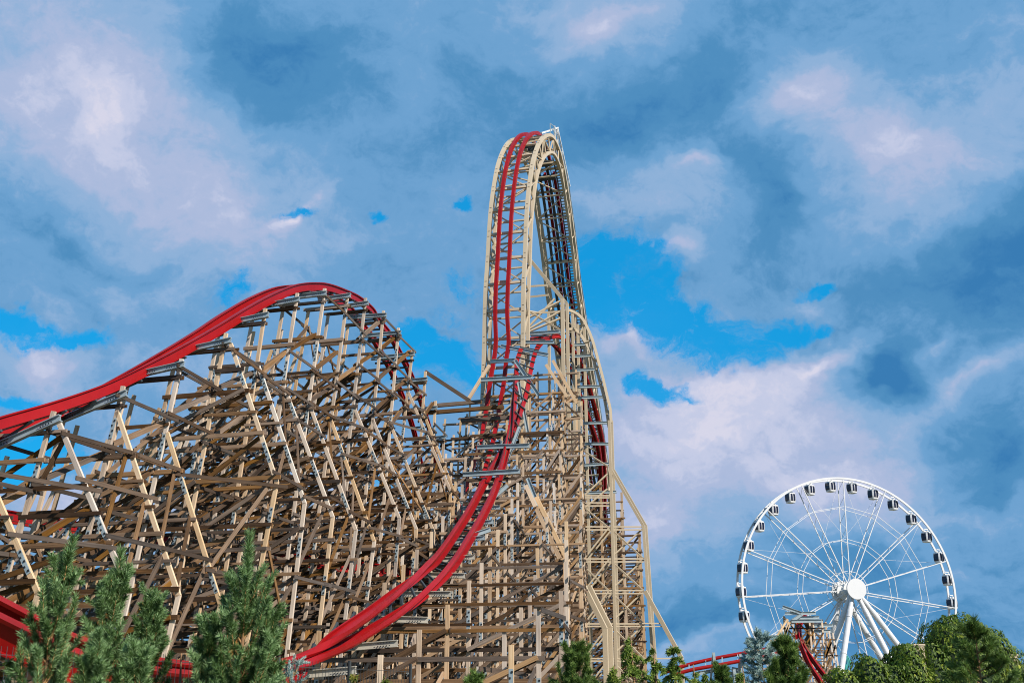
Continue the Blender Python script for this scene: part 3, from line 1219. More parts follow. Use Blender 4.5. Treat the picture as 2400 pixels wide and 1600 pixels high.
# peak frame above the crest
mb = MB()
pk = W3(iap, .1, 2.35)
mb.beam(W3(iap - 8, -.6, .3), pk, .22, .16, e_l)
mb.beam(pk, W3(iap + 9, .2, 1.3), .1, .2, e_l)
for d in (-2, 0, 3):
    mb.beam(W3(iap + d, .1, .2), W3(iap + d, .1, 2.3 - abs(d) * .3), .14, .14, e_l)
mb.beam(W3(iap, -.5, .3), pk, .12, .12, e_l)
mb.build('peak_frame', 'white_worn', tow)
mb = MB()
for i in range(iap - 6, iap + 8, 3):
    mb.beam(W3(i, -.9, -.9), W3(i, -3.0, -.9), .5, .5, up[i])
mb.build('drive_machinery', 'dark_steel', tow)

# red drop track on the near face
i0 = 0
while cu[i0][1] < 34:
    i0 += 1
idx = list(range(iap + 4, i0, -1))
dl = [W3(i, -WID * .70, .62) for i in idx]
dr = [W3(i, -WID * .385, .62) for i in idx]
PO = [((1161, 800), (1191, 800)), ((1157, 837), (1186, 837)), ((1149, 885), (1181, 885)), ((1142, 936), (1173, 936)), ((1134, 987), (1163, 990)), ((1128, 1025), (1155, 1032)), ((1114, 1067), (1143, 1075)), ((1101, 1115), (1130, 1122)), ((1088, 1162), (1117, 1170)), ((1072, 1210), (1102, 1220)), ((1050, 1265), (1082, 1276)), ((1022, 1330), (1055, 1342))]
D0 = dl[-1].y
DD = [D0 - .1, D0 - .3, D0 - .8, D0 - 1.6, D0 - 2.8, D0 - 4.2, D0 - 6.2, D0 - 8.6, D0 - 11.5, D0 - 15, D0 - 19.5, D0 - 25]
pl_ = [P(*a, d + .15) for (a, b), d in zip(PO, DD)]
pr_ = [P(*b, d - .15) for (a, b), d in zip(PO, DD)]
while dl and dl[-1].z < pl_[0].z + 2:
    dl.pop(); dr.pop()
dl = [Vector(p) for p in catmull(dl[::4] + pl_, 6)]
dr = [Vector(p) for p in catmull(dr[::4] + pr_, 6)]
trk = thing('coaster_track', 'red steel coaster track plunging down the near face of the tan tower', 'coaster track', P(1180, 1655, 95).xy.to_3d(), 'red coaster tracks')
make_track(trk, dr, dl, 1.0, True, 'tan_steel', 3.2, prof=[(-.16, -.40), (-.16, 0), (.16, 0), (.16, -.40)])

# columns and braced bays that stand beside the tower
def col(q, D, w=.32, q2=None):
    mb = MB()
    a = P(*q, D)
    if q2:
        b = P(*q2, D)
        mb.beam(a, b, w, w, e_l, 0, .05)
        a = b
    mb.beam(a, Vector((a.x, a.y, 0)), w, w, e_l)
    mb.build('column', 'tan_steel', tow)
    return a


def tie(a, b, D, w=.22, name='tie_beam', D2=None):
    mb = MB()
    w *= .84
    mb.beam(P(*a, D), P(*b, D if D2 is None else D2), w, w, e_l)
    mb.build(name, 'tan_steel', tow)


DB = 101.5
col((1233, 598), DB, .33, (1318, 700))
col((1243, 611), DB + 3.2, .28, (1329, 712))
for y0, y1 in ((672, 668), (697, 691)):
    tie((1228, y0), (1287, y1), DB, .22)
for a, b in (((1225, 752), (1316, 704)), ((1225, 722), (1316, 775)), ((1224, 780), (1316, 728)), ((1224, 727), (1270, 735)), ((1228, 735), (1316, 730)), ((1226, 783), (1316, 745)), ((1240, 765), (1300, 700))):
    tie(a, b, DB, .2, 'diagonal')
for x, y, D in ((1222, 1000, 97), (1286, 735, 104), (1306, 980, 104), (1342, 730, 107), (1354, 760, 108), (1369, 760, 109)):
    col((x, y), D, .26)
# arch that carries the twisted track on its far side
for dd, q in ((0, [(1334, 727), (1350, 734), (1362, 744), (1371, 757), (1388, 796), (1404, 853), (1414, 891), (1423, 930), (1430, 958), (1432, 990)]), (1.5, [(1334, 772), (1347, 772), (1359, 783), (1372, 802), (1388, 834), (1398, 866), (1407, 898), (1417, 936), (1423, 971), (1427, 1000)])):
    for wd in (0, 3.2):
        pts = [Vector(p) for p in catmull([P(x, y, 105 + wd + dd * .2) for x, y in q], 4)]
        mb = MB()
        n_ = len(pts)
        upq = []
        for i in range(n_):
            t = (pts[min(i + 1, n_ - 1)] - pts[max(i - 1, 0)]).normalized()
            upq.append(t.cross(Vector((0, 1, 0))).normalized())
        mb.sweep(pts, [Vector((0, 1, 0))] * n_, upq, rect(.25, .27))
        mb.build('arch_chord', 'tan_steel', tow)
for a, b in (((1350, 734), (1347, 772)), ((1371, 757), (1359, 783)), ((1388, 796), (1372, 802)), ((1388, 796), (1388, 834)), ((1404, 853), (1388, 834)), ((1404, 853), (1398, 866)), ((1414, 891), (1407, 898)), ((1414, 891), (1417, 936)), ((1423, 930), (1417, 936)), ((1430, 958), (1423, 971))):
    tie(a, b, 105.1, .18, 'arch_web')
    tie(a, b, 108.3, .18, 'arch_web')
for a, b in (((1332, 809), (1372, 807)), ((1302, 838), (1386, 833)), ((1318, 870), (1398, 865)), ((1335, 907), (1410, 905)), ((1350, 932), (1415, 930)), ((1360, 992), (1425, 990)), ((1368, 1040), (1428, 1040)), ((1368, 1090), (1430, 1086)), ((1370, 1155), (1445, 1152))):
    mb = MB()
    mb.ibeam(P(*a, 107.0), P(*b, 107.0), .22, .26, Z)
    mb.build('steel_ledger', 'galvanised', tow)
DR = 104.5
for dx, dd, w in ((0, 0, .27), (6, 3.4, .24)):
    col((1428 + dx, 985), DR + dd, w)
    mb = MB()
    a, b = P(1432 + dx, 1100, DR + dd), P(1508 + dx, 1232, DR + dd)
    mb.beam(a, b, .24, .24, e_l)
    mb.beam(b, Vector((b.x + .6, b.y, 0)), .26, .26, e_l, 0, .05)
    mb.build('column', 'tan_steel', tow)
for y in (1161, 1166, 1178, 1185, 1234, 1241, 1309, 1316, 1383, 1390, 1461, 1467, 1542, 1548):
    r = 1508 if y >= 1230 else 1428
    tie((1368, y), (r, y), DR, .15)
for y0, y1 in ((1236, 1309), (1311, 1384), (1385, 1461), (1463, 1542), (1544, 1620)):
    tie((1429, y0), (1509, y1), DR, .16, 'diagonal')
    tie((1429, y1), (1509, y0), DR + .25, .16, 'diagonal')
    tie((1369, y1), (1427, y0), DR, .15, 'diagonal')
    tie((1375, y1 + 4), (1434, y0 + 4), DR + 3.3, .15, 'diagonal')
for a, b in (((1366, 1055), (1424, 1092)), ((1368, 1188), (1426, 1236)), ((1368, 1162), (1424, 1110)), ((1368, 1192), (1424, 1145)), ((1368, 1326), (1426, 1383))):
    tie(a, b, DR, .16, 'diagonal')
# raking props
for q, q2, D, w in (((1369, 1374), (1418, 1472), 100, .42), ((1381, 1374), (1430, 1470), 100.6, .42), ((1512, 1385), (1597, 1540), 103.5, .36)):
    col(q, D, w, q2)
tie((1505, 1460), (1548, 1460), 103.5, .14)
tie((1505, 1467), (1552, 1467), 103.5, .12)
tie((1505, 1542), (1592, 1542), 103.5, .14)

# dense timber under the climbing side, behind the tan columns
trL = thing('timber_trestle', 'dense dark timber trestle standing behind the tan steel columns', 'trestle', P(1440, 1655, 130).xy.to_3d(), 'timber trestles of the roller coaster')
gL = Limited(trL, 'girt', 'girt_wood')
dL = Limited(trL, 'diagonal_brace', 'brace_wood')
prev = None
for j in range(12):
    D = 114 + 4.2 * j
    cx = P(1397 + 1.6 * j, 1655, D)
    top = min(24 - j * .2, 60 - (D - 111) - 2.5)
    if top < 4:
        break
    members, led = [], []
    ls = {}
    for off, fz in ((-3.4, .98), (-1.4, 1), (1.0, 1), (3.2, .95), (4.9, .77)):
        t0 = Vector((cx.x, cx.y, 0)) + e_l * off + Z * top * fz
        b0 = Vector((t0.x, t0.y, 0)) + e_l * (.04 * off)
        members.append([t0, b0])
        ls[off] = (t0, b0)
    z = top - .4
    rr = random.Random(2000 + j)
    while z > .5:
        xs = [zpoint(m_[0], m_[1], z) for m_ in members if m_[0].z > z]
        if len(xs) > 1:
            led.append((xs[0], xs[-1]))
            if z > LEVEL:
                k = rr.randrange(len(xs) - 1)
                ys = [zpoint(m_[0], m_[1], z - LEVEL) for m_ in members if m_[0].z > z]
                dL.add([(xs[k + 1] - e_t * .24, ys[k] - e_t * .24, .07, .2, e_t)])
                k = rr.randrange(len(xs) - 1)
                dL.add([(xs[k + 1] + e_t * .24, ys[k] + e_t * .24, .07, .2, e_t)])
        z -= LEVEL * .9
    build_bent(trL, e_t, e_l, members, led, None, plates=False, post_w=.24, seed=2100 + j)
    if prev:
        for off in ls:
            a0, b0 = prev[off], ls[off]
            for z in np.arange(1.2, min(a0[0].z, b0[0].z), LEVEL):
                p, q = zpoint(*a0, z), zpoint(*b0, z)
                gL.add([(p + e_l * .15, q + e_l * .15, .06, .18, e_l)])
                if rr.random() < .5 and z + LEVEL < b0[0].z:
                    dL.add([(p - e_l * .15, zpoint(*b0, z + LEVEL) - e_l * .15, .07, .19, e_l)])
    prev = ls
gL.finish()
dL.finish()

#@@LOWTRESTLE
# low trestle and red return track behind the left hump
trB = thing('timber_trestle', 'low brown timber trestle half hidden behind the legs of the left hump', 'trestle', P(300, 1655, 70).xy.to_3d(), 'timber trestles of the roller coaster')
HB = math.radians(74)
efB = Vector((math.sin(HB), math.cos(HB), 0))
ebB = Vector((math.cos(HB), -math.sin(HB), 0))
base0 = P(-60, 1655, 62)
gB = Limited(trB, 'girt', 'girt_wood')
dB = Limited(trB, 'diagonal_brace', 'brace_wood')
prev = None
RB = []
for j in range(9):
    c = Vector((base0.x, base0.y, 0)) + efB * (3.1 * j)
    top = 11.2 - .42 * j + .012 * j * j
    members, led, ls = [], [], {}
    for off, bat in ((-2.2, -.08), (0, 0), (2.2, .05), (4.6, .15), (-5, -.12)):
        zt = top if abs(off) < 3 else top * .7
        t0 = c + ebB * off + Z * zt
        b0 = c + ebB * (off + bat * zt)
        members.append([t0, b0])
        ls[off] = (t0, b0)
    z = top - .4
    rr = random.Random(3000 + j)
    while z > .5:
        xs = sorted([zpoint(m_[0], m_[1], z) for m_ in members if m_[0].z > z], key=lambda p: p.dot(ebB))
        led.append((xs[0], xs[-1]))
        if z > LEVEL:
            ys = sorted([zpoint(m_[0], m_[1], z - LEVEL) for m_ in members if m_[0].z > z], key=lambda p: p.dot(ebB))
            k = rr.randrange(len(xs) - 1)
            dB.add([(xs[k + 1] - efB * .24, ys[k] - efB * .24, .07, .2, efB)])
        z -= LEVEL
    build_bent(trB, efB, ebB, members, led, (c - ebB * 2.4 + Z * (top + .2), c + ebB * 2.4 + Z * (top + .2)), seed=3100 + j)
    RB.append(c + Z * (top + 1.0))
    if prev:
        for off in ls:
            for z in np.arange(1.0, min(prev[off][0].z, ls[off][0].z), LEVEL):
                p, q = zpoint(*prev[off], z), zpoint(*ls[off], z)
                gB.add([(p - ebB * .15, q - ebB * .15, .06, .18, ebB)])
                if rr.random() < .7 and z + LEVEL < ls[off][0].z:
                    if rr.random() < .6:
                        dB.add([(p + ebB * .15, zpoint(*ls[off], z + LEVEL) + ebB * .15, .07, .19, ebB)])
                    else:
                        dB.add([(zpoint(*prev[off], min(z + LEVEL, prev[off][0].z)) + ebB * .15, q + ebB * .15, .07, .19, ebB)])
    prev = ls
gB.finish()
dB.finish()
mid_ = [Vector(p) for p in catmull(RB, 5)]
trk = thing('coaster_track', 'red steel return track low behind the left timber hump', 'coaster track', P(300, 1655, 68).xy.to_3d(), 'red coaster tracks')
make_track(trk, [p + ebB * .65 for p in mid_], [p - ebB * .65 for p in mid_], 1.1, upsign=-1)

trD = thing('timber_trestle', 'wide far timber trestle filling the gap behind the left hump and the centre trestle', 'trestle', P(700, 1655, 105).xy.to_3d(), 'timber trestles of the roller coaster')
gD = Limited(trD, 'girt', 'girt_wood')
dD = Limited(trD, 'diagonal_brace', 'brace_wood')
prev = None
for j in range(4):
    D = 86 + 8.0 * j
    members, led = [], []
    rr = random.Random(5000 + j)
    n_ = 13
    for k in range(n_):
        X = -30 + 2.5 * k + .8 * j
        q_ = Vector((X, D - X * .15, 10)) - EYE
        if X > -3.5:
            continue
        px_ = 1200 + F * q_.x / q_.dot(Vector((0, cp, sp_)))
        top = P(px_, np.interp(px_, [-100, 150, 300, 450, 600, 800, 950, 1050, 1150], [1230, 1160, 1060, 960, 880, 850, 930, 985, 985]) + 130 + rr.uniform(0, 90) + (j % 3) * 40, q_.y).z
        members.append([Vector((X, D - X * .15, top)), Vector((X + rr.uniform(-.2, .2), D - X * .15, 0))])
    nrmD = Vector((.15, 1, 0)).normalized()
    z = 30.0
    while z > .5:
        run = []
        for m_ in members + [None]:
            if m_ is not None and m_[0].z > z:
                run.append(zpoint(m_[0], m_[1], z))
                continue
            s_ = 0
            while len(run) - s_ > 1:
                e_ = min(len(run) - 1, s_ + rr.choice((1, 2, 3)))
                zz = Z * rr.uniform(-.25, .25)
                led.append((run[s_] + zz, run[e_] + zz))
                if z > LEVEL:
                    dD.add([(run[e_] - nrmD * .24, run[s_] - nrmD * .24 - Z * LEVEL * rr.choice((1, 1.5)), .06, .17, nrmD)], .5)
                s_ = e_
            run = []
        z -= LEVEL
    build_bent(trD, nrmD, Vector((1, -.15, 0)).normalized(), members, led, None, plates=j < 4, post_w=.2, seed=5100 + j, ledger='pale_ledger')
    if prev:
        for a0, b0 in zip(prev, members):
            for z in np.arange(1.3, min(a0[0].z, b0[0].z), LEVEL):
                gD.add([(zpoint(*a0, z) + Vector((.15, 0, 0)), zpoint(*b0, z) + Vector((.15, 0, 0)), .06, .18, Vector((1, 0, 0)))], .5)
    prev = members
gD.finish()
dD.finish()

#@@WHEEL
# ------------------------------------------------------------------ ferris wheel
WC = P(1986, 1384, 206)
YAW = math.radians(9.5)
wx = Vector((math.cos(YAW), math.sin(YAW), 0))          # along the wheel's plane
wa = Vector((math.sin(YAW), -math.cos(YAW), 0))         # axle, towards the camera
od = (WC - EYE).dot(Vector((0, cp, sp_)))
RW = 264 * od / F
HW = 1.15                                               # half the distance between the two rims
fw = thing('ferris_wheel_ride', 'giant white ferris wheel with lattice spokes and a round white hub disc', 'ferris wheel', (WC.x, WC.y, 0))


def wp(ang, r, a):
    return WC + (wx * math.cos(ang) + Z * math.sin(ang)) * r + wa * a


NS = 15
A90 = math.radians(88)
for a in (-HW, HW):
    mb = MB()
    n = 168
    pts = [wp(2 * math.pi * k / n, RW, a) for k in range(n + 1)]
    rad = [(pts[k] - WC - wa * a).normalized() for k in range(n + 1)]
    mb.sweep(pts, [wa] * (n + 1), rad, rect(.24, .36))
    mb.build('rim', 'white_paint', fw)
HF, HBK = HW + 1.5, -HW - 1.2
for k in range(NS):
    an = A90 + 2 * math.pi * k / NS
    mb = MB()
    tang = wx * -math.sin(an) + Z * math.cos(an)
    for a, s in ((-HW, -1), (HW, 1)):
        mb.beam(wp(an, 1.2, a * 1.15), wp(an, RW - .2, a), .14, .14, tang)
    m_ = 12
    for j in range(m_):
        r0 = 2.2 + (RW - 2.6) * j / m_
        r1 = 2.2 + (RW - 2.6) * (j + 1) / m_
        a0, a1 = (-HW, HW) if j % 2 else (HW, -HW)
        mb.beam(wp(an, r0, a0), wp(an, r1, a1), .05, .05, tang)
    mb.build('spoke', 'white_paint', fw)
for fr in (.17, .45, .745):
    mb = MB()
    for k in range(NS):
        a0, a1 = A90 + 2 * math.pi * k / NS, A90 + 2 * math.pi * (k + 1) / NS
        for a in (-HW, HW):
            p, q = wp(a0, RW * fr, a), wp(a1, RW * fr, a)
            mb.beam(p, q, .08, .08, wa)
    mb.build('ring_brace', 'white_paint', fw)
mb = MB()
for k in range(0, NS):
    a0, a1 = A90 + 2 * math.pi * k / NS, A90 + 2 * math.pi * (k + 1) / NS
    if k % 2 == 0:
        mb.beam(wp(a0, RW * .45, HW), wp(a1, RW * .98, HW), .035, .035, wa)
        mb.beam(wp(a0, RW * .98, -HW), wp(a1, RW * .45, -HW), .035, .035, wa)
mb.build('tension_cable', 'white_paint', fw)
mb = MB()
mb.tube([WC + wa * HBK, WC + wa * (HF + .6)], .75, 20)
for a in (-HW * 1.15, HW * 1.15):
    mb.tube([WC + wa * (a - .25), WC + wa * (a + .25)], 1.5, 24)
mb.build('hub', 'white_worn', fw)
mb = MB()
mb.tube([WC + wa * (HF + .8), WC + wa * (HF + 1.15)], 23.5 * od / F, 40)
mb.build('hub_disc', 'white_paint', fw)
mb = MB()
mb.tube([WC + wa * (HBK - .2), WC + wa * (HBK + .6)], 2.0, 30)
mb.build('hub_drum', 'white_worn', fw)


def leg(start, q, Dg, r):
    """tubular leg from the axle through pixel q to the ground, foot at distance Dg"""
    f = Vector((0, cp, sp_))
    sv = start - EYE
    sx = 1200 + F * sv.x / sv.dot(f)
    up_ = Vector((0, -sp_, cp))
    sy = 800 - F * sv.dot(up_) / sv.dot(f)
    yg = 1655 + F * 1.7 / Dg
    k = (yg - sy) / (q[1] - sy)
    gx = sx + (q[0] - sx) * k
    foot = P(gx, yg, Dg)
    foot.z = 0
    mb = MB()
    d = foot - start
    mb.tube([start, start + d * .12, start + d * .16, start + d * .92, foot], [r * .75, r * .8, r, r, r * .8], 16)
    for t in (.2, .5, .8):
        mb.tube([start + d * t, start + d * (t + .006)], r * 1.12, 16)
    mb.build('support_leg', 'white_paint', fw)


hf = WC + wa * (HF - .1) - Z * .6
hb = WC + wa * (HBK + .2) - Z * .6
leg(hf - wx * .3, (1971, 1572), 198, .52)
leg(hf - wx * .6, (1957, 1500), 206, .52)
leg(hf + wx * .4, (2085, 1540), 199, .52)
leg(hf + wx * .8, (2103, 1508), 207, .52)
leg(hb + wx * .3, (2070, 1548), 212, .55)
leg(hb - wx * .3, (1945, 1510), 214, .55)

# cabins hang from the rims
cy_, sy_ = math.cos(YAW - math.radians(54)), math.sin(YAW - math.radians(54))


def cabin_proto():
    root = bpy.data.objects.new('ferris_cabin', None)
    COL.objects.link(root)
    WORLD_LOC[root.name] = Vector((0, 0, 0))
    w, d, h = .86, .86, 1.9

    def ring(z, s, cut=.22):
        return [Vector((x * w * s, y * d * s, z)) for x, y in ((-1, -1 + cut), (-1 + cut, -1), (1 - cut, -1), (1, -1 + cut), (1, 1 - cut), (1 - cut, 1), (-1 + cut, 1), (-1, 1 - cut))]
    prof = [(-2.36, .74), (-2.30, .84), (-1.75, .97), (-1.2, 1.0), (-.55, .94), (-.40, .88), (-.30, .55)]
    mb = MB()
    rings = []
    for z, s in prof:
        rings.append(len(mb.v))
        mb.v += ring(z, s)
    for i in range(len(prof) - 1):
        for k in range(8):
            k2 = (k + 1) % 8
            mb.f.append((rings[i] + k, rings[i] + k2, rings[i + 1] + k2, rings[i + 1] + k))
            mb.uv += [(0, 0)] * 4
            mb.mi.append(0)
    for rg, rev in ((rings[0], True), (rings[-1], False)):
        f = tuple(rg + k for k in range(8))
        mb.f.append(f[::-1] if rev else f)
        mb.uv += [(0, 0)] * 8
        mb.mi.append(0)
    mb.build('cabin_body', 'white_paint', root)

    def scl(z):
        return np.interp(z, [q[0] for q in prof], [q[1] for q in prof])

    def pane(ax, x0, x1):
        """glass curving with the cabin wall; ax picks the wall"""
        m2 = MB()
        zs = (-2.02, -1.75, -1.2, -.62)
        for za, zb in zip(zs[:-1], zs[1:]):
            q = []
            for z, x in ((za, x0), (za, x1), (zb, x1), (zb, x0)):
                s = scl(z)
                p = {0: Vector((x * w * s, -(d * s + .015), z)), 1: Vector((-(w * s + .015), -x * d * s, z)), 2: Vector((w * s + .015, x * d * s, z)), 3: Vector((-x * w * s, d * s + .015, z))}[ax]
                q.append(p)
            m2.quad(*q)
        m2.build('window', 'dark_glass', root)
    for ax in (0, 2, 3):
        pane(ax, -.70, -.08)
        pane(ax, .08, .70)
    pane(1, -.72, .72)
    mb = MB()
    mb.beam((-.75, 0, -.2), (.75, 0, -.2), .12, .2, (0, 1, 0))
    mb.beam((0, -.55, -.12), (0, .55, -.12), .1, .1, (1, 0, 0))
    for x in (-.6, .6):
        mb.beam((x, 0, -.4), (x * .7, 0, .25), .1, .1, (0, 1, 0))
    mb.beam((-.5, 0, .25), (.5, 0, .25), .14, .14, (0, 1, 0))
    mb.build('hanger', 'white_worn', root)
    return root


cab = cabin_proto()
ORD = ['', 'second', 'third', 'fourth', 'fifth', 'sixth', 'seventh', 'eighth', 'ninth', 'tenth']
first = True
for k in range(-10, 9):
    an = A90 + 2 * math.pi / 30 * (k + .5)
    p = wp(an, RW - .15, 0)
    if 0 <= k:
        side = 'left'
        n_ = k + 1
    else:
        side = 'right'
        n_ = -k
    where = ('just left of' if side == 'left' else 'just right of') + ' the top of the wheel' if n_ == 1 else '%s cabin down the %s side of the wheel from its top' % (ORD[n_ - 1], side)
    lab = ('white cabin with dark windows ' + where) if n_ == 1 else ('white dark-windowed ' + where)
    if first:
        o = cab
        first = False
    else:
        o = cab.copy()
        COL.objects.link(o)
        for ch in cab.children:
            c2 = ch.copy()
            COL.objects.link(c2)
            c2.parent = o
    o.location = p
    o.rotation_euler = (0, 0, math.radians(27))
    o.scale = (.92, .92, .95)
    tag(o, lab, 'ferris cabin', 'cabins hanging on the ferris wheel')

#@@FAR
# ------------------------------------------------------------------ far timber tower with a red loop, and low red rails
ft = thing('timber_trestle', 'small far timber trestle in front of the ferris wheel with a red loop of track', 'trestle', P(1880, 1655, 150).xy.to_3d(), 'timber trestles of the roller coaster')
DF = 150
exf = Vector((1, 0, 0)); eyf = Vector((0, 1, 0))
for j in range(3):
    D = DF + 4.5 * j
    prof_ = [(1815, 1488), (1838, 1443 + 4 * j), (1862, 1452), (1898, 1452), (1926, 1452), (1945, 1478)]
    members = []
    for x, y in prof_:
        t0 = P(x + (0, 9, -6)[j] + (x * 7 % 5) - 2, y + 5 * j, D)
        members.append([t0, Vector((t0.x + (-1.2 if x < 1830 else (.8 if x > 1940 else 0)), t0.y, 0))])
    led = []
    z = members[1][0].z - .5
    rr = random.Random(4000 + j)
    while z > .6:
        xs = [zpoint(m_[0], m_[1], z) for m_ in members if m_[0].z > z]
        if len(xs) > 1:
            if rr.random() < .9:
                h = rr.randrange(len(xs) - 1)
                led.append((xs[0], xs[h]) if rr.random() < .5 and h > 0 else (xs[h], xs[-1]))
        z -= 1.05
    bnt = build_bent(ft, eyf, exf, members, led, None, plates=False, post_w=.22, seed=4100 + j)
    mb = MB()
    for _ in range(30):
        k = rr.randrange(5)
        za = rr.uniform(2, members[k][0].z)
        m2 = members[k + 1]
        zb = za + rr.choice((-2, 2, 2.5))
        if 0 < zb < m2[0].z:
            mb.beam(zpoint(*members[k], za) - eyf * .3, zpoint(*m2, zb) - eyf * .3, .07, .2, eyf)
    if mb.v:
        mb.build('diagonal_brace', 'brace_wood', bnt)
for a, b, dd in (((1834, 1421), (1880, 1437), -.6), ((1840, 1437), (1912, 1436), -.5), ((1855, 1455), (1927, 1454), -.9), ((1868, 1447), (1920, 1446), -.3), ((1806, 1491), (1856, 1492), -.8), ((1808, 1514), (1866, 1515), -.8),
                 ((1908, 1465), (1952, 1465), .4), ((1908, 1478), (1948, 1478), .4), ((1868, 1497), (1888, 1530), -1), ((1873, 1547), (1905, 1570), -1), ((1857, 1453), (1880, 1438), -.7)):
    mb = MB()
    mb.ibeam(P(*a, DF + dd), P(*b, DF + dd), .3, .4, Z)
    mb.build('steel_ledger', 'galvanised', ft)
for q in (((1856, 1452), (1822, 1520)), ((1846, 1450), (1815, 1500)), ((1848, 1456), (1830, 1530)), ((1870, 1510), (1860, 1545))):
    mb = MB()
    mb.beam(P(*q[0], DF - .7), P(*q[1], DF - .7), .26, .2, exf)
    mb.build('battered_leg', 'post_wood', ft)
lp = [((1880, 1442), 152), ((1874, 1462), 151), ((1873, 1480), 150), ((1877, 1500), 149), ((1885, 1520), 148), ((1896, 1545), 147), ((1908, 1567), 146), ((1925, 1592), 145), ((1935, 1610), 144)]
ll = [Vector(p) for p in catmull([P(*q, d) for q, d in lp], 5)]
lo_ = [((1890, 1440), 153), ((1880, 1462), 152), ((1878, 1480), 151), ((1882, 1500), 150), ((1892, 1520), 149), ((1908, 1543), 148), ((1922, 1562), 147), ((1941, 1586), 146), ((1952, 1602), 145)]
l2 = [Vector(p) for p in catmull([P(*q, d) for q, d in lo_], 5)]
trk = thing('coaster_track', 'small far red track dropping through the far timber trestle', 'coaster track', P(1890, 1655, 149).xy.to_3d(), 'red coaster tracks')
make_track(trk, l2, ll, 1.1, tie_step=3)
hp = [((1886, 1448), 155), ((1895, 1462), 155.5), ((1899, 1478), 156), ((1898, 1494), 156.5), ((1890, 1506), 157), ((1882, 1512), 158)]
pts = [Vector(p) for p in catmull([P(*q, d) for q, d in hp], 5)]
mb = MB()
mb.tube(pts, .55, 8)
mb.build('track_spine', 'girt_wood', trk)
far_l = [P(x, y, 95) for x, y in ((1560, 1574), (1615, 1556), (1680, 1541), (1740, 1530), (1790, 1521), (1830, 1510))]
far_r = [P(x, y, 93.5) for x, y in ((1560, 1588), (1615, 1570), (1680, 1558), (1740, 1547), (1790, 1538), (1830, 1527))]
trk = thing('coaster_track', 'pair of low red rails crossing behind the bushes right of the tan tower', 'coaster track', P(1690, 1655, 94).xy.to_3d(), 'red coaster tracks')
fl = [Vector(p) for p in catmull(far_l, 5)]
frr = [Vector(p) for p in catmull(far_r, 5)]
for pts in (fl, frr):
    mb = MB()
    mb.tube(pts, .15, 10)
    mb.build('rail', 'red_paint', trk, smooth=True)
for k in range(2, len(fl), 3):
    mb = MB()
    mb.beam(fl[k], frr[k], .08, .08, exf)
    mb.build('cross_tie', 'galvanised', trk)
for x, y in ((1672, 1528), (1735, 1532), (1720, 1565), (1684, 1568)):
    mb = MB()
    p = P(x, y, 94)
    mb.beam(p, Vector((p.x + .3, p.y, 0)), .22, .22, exf)
    mb.beam(p, Vector((p.x - .8, p.y + .8, 0)), .16, .16, exf)
    mb.build('track_support', 'galvanised', trk)
for a, b in (((1634, 1577), (1676, 1570)), ((1690, 1577), (1735, 1577)), ((1715, 1566), (1737, 1570))):
    mb = MB()
    mb.ibeam(P(*a, 94.5), P(*b, 94.5), .2, .3, Z)
    mb.build('steel_ledger', 'galvanised', trk)
tl = thing('lattice_dome', 'small turquoise lattice dome behind the ferris wheel leg', 'ride', P(1982, 1655, 240).xy.to_3d())
c = P(1982, 1556, 240)
mb = MB()
for k in range(8):
    a = math.pi * k / 8
    pts = [c + Vector((math.cos(a) * 1.1 * math.cos(t), math.sin(a) * 1.1 * math.cos(t), 2.0 * math.sin(t))) for t in np.linspace(-.3, math.pi + .3, 14)]
    mb.tube(pts, .08, 5)
mb.build('dome_frame', 'teal_paint', tl)
mb = MB()
mb.tube([Vector((c.x, c.y, 0)), Vector((c.x, c.y, c.z))], .4, 8)
mb.build('mast', 'teal_paint', tl)

#@@FENCE
fn = thing('mesh_fence', 'dark wire mesh fence along the foot of the left trestle', 'fence', P(300, 1655, 22).xy.to_3d())
fa, fb = P(-60, 1655, 20.5), P(960, 1655, 31)
fa.z = fb.z = 0
fd = (fb - fa)
FL = fd.length
fd.normalize()
FH = 2.75
mb = MB()
for s in np.arange(0, FL, .12):
    p = fa + fd * s
    mb.beam(p, p + Z * FH, .008, .008, fd)
mb.build('wire_panel', 'fence_wire', fn)
mb = MB()
for h in (.2, .8, 1.4, 2.0, 2.6):
    mb.beam(fa + Z * h, fb + Z * h, .012, .012, Z)
mb.build('wire_panel', 'fence_wire', fn)
for s in np.arange(0, FL, 2.5):
    mb = MB()
    p = fa + fd * s - Vector((0, .05, 0))
    mb.beam(p, p + Z * (FH + .05), .06, .06, fd)
    mb.build('fence_post', 'fence_wire', fn)

#@@PLANTS
# ------------------------------------------------------------------ plants


def soup(name, tris, tint, mat, parent):
    """many small leaf triangles as one mesh; tris (n,3,3), tint (n,)"""
    n = len(tris)
    me = bpy.data.meshes.new(name)
    me.vertices.add(n * 3)
    me.vertices.foreach_set('co', tris.reshape(-1).astype(np.float32))
    me.loops.add(n * 3)
    me.loops.foreach_set('vertex_index', np.arange(n * 3, dtype=np.int32))
    me.polygons.add(n)
    me.polygons.foreach_set('loop_start', np.arange(0, n * 3, 3, dtype=np.int32))
    me.polygons.foreach_set('loop_total', np.full(n, 3, dtype=np.int32))
    at = me.attributes.new('tint', 'FLOAT', 'FACE')
    at.data.foreach_set('value', np.clip(tint, 0, 1).astype(np.float32))
    me.materials.append(M[mat])
    me.update()
    me.validate()
    o = bpy.data.objects.new(name, me)
    link(o, parent)
    return o


def unit(v):
    return v / np.maximum(np.linalg.norm(v, axis=-1, keepdims=True), 1e-9)


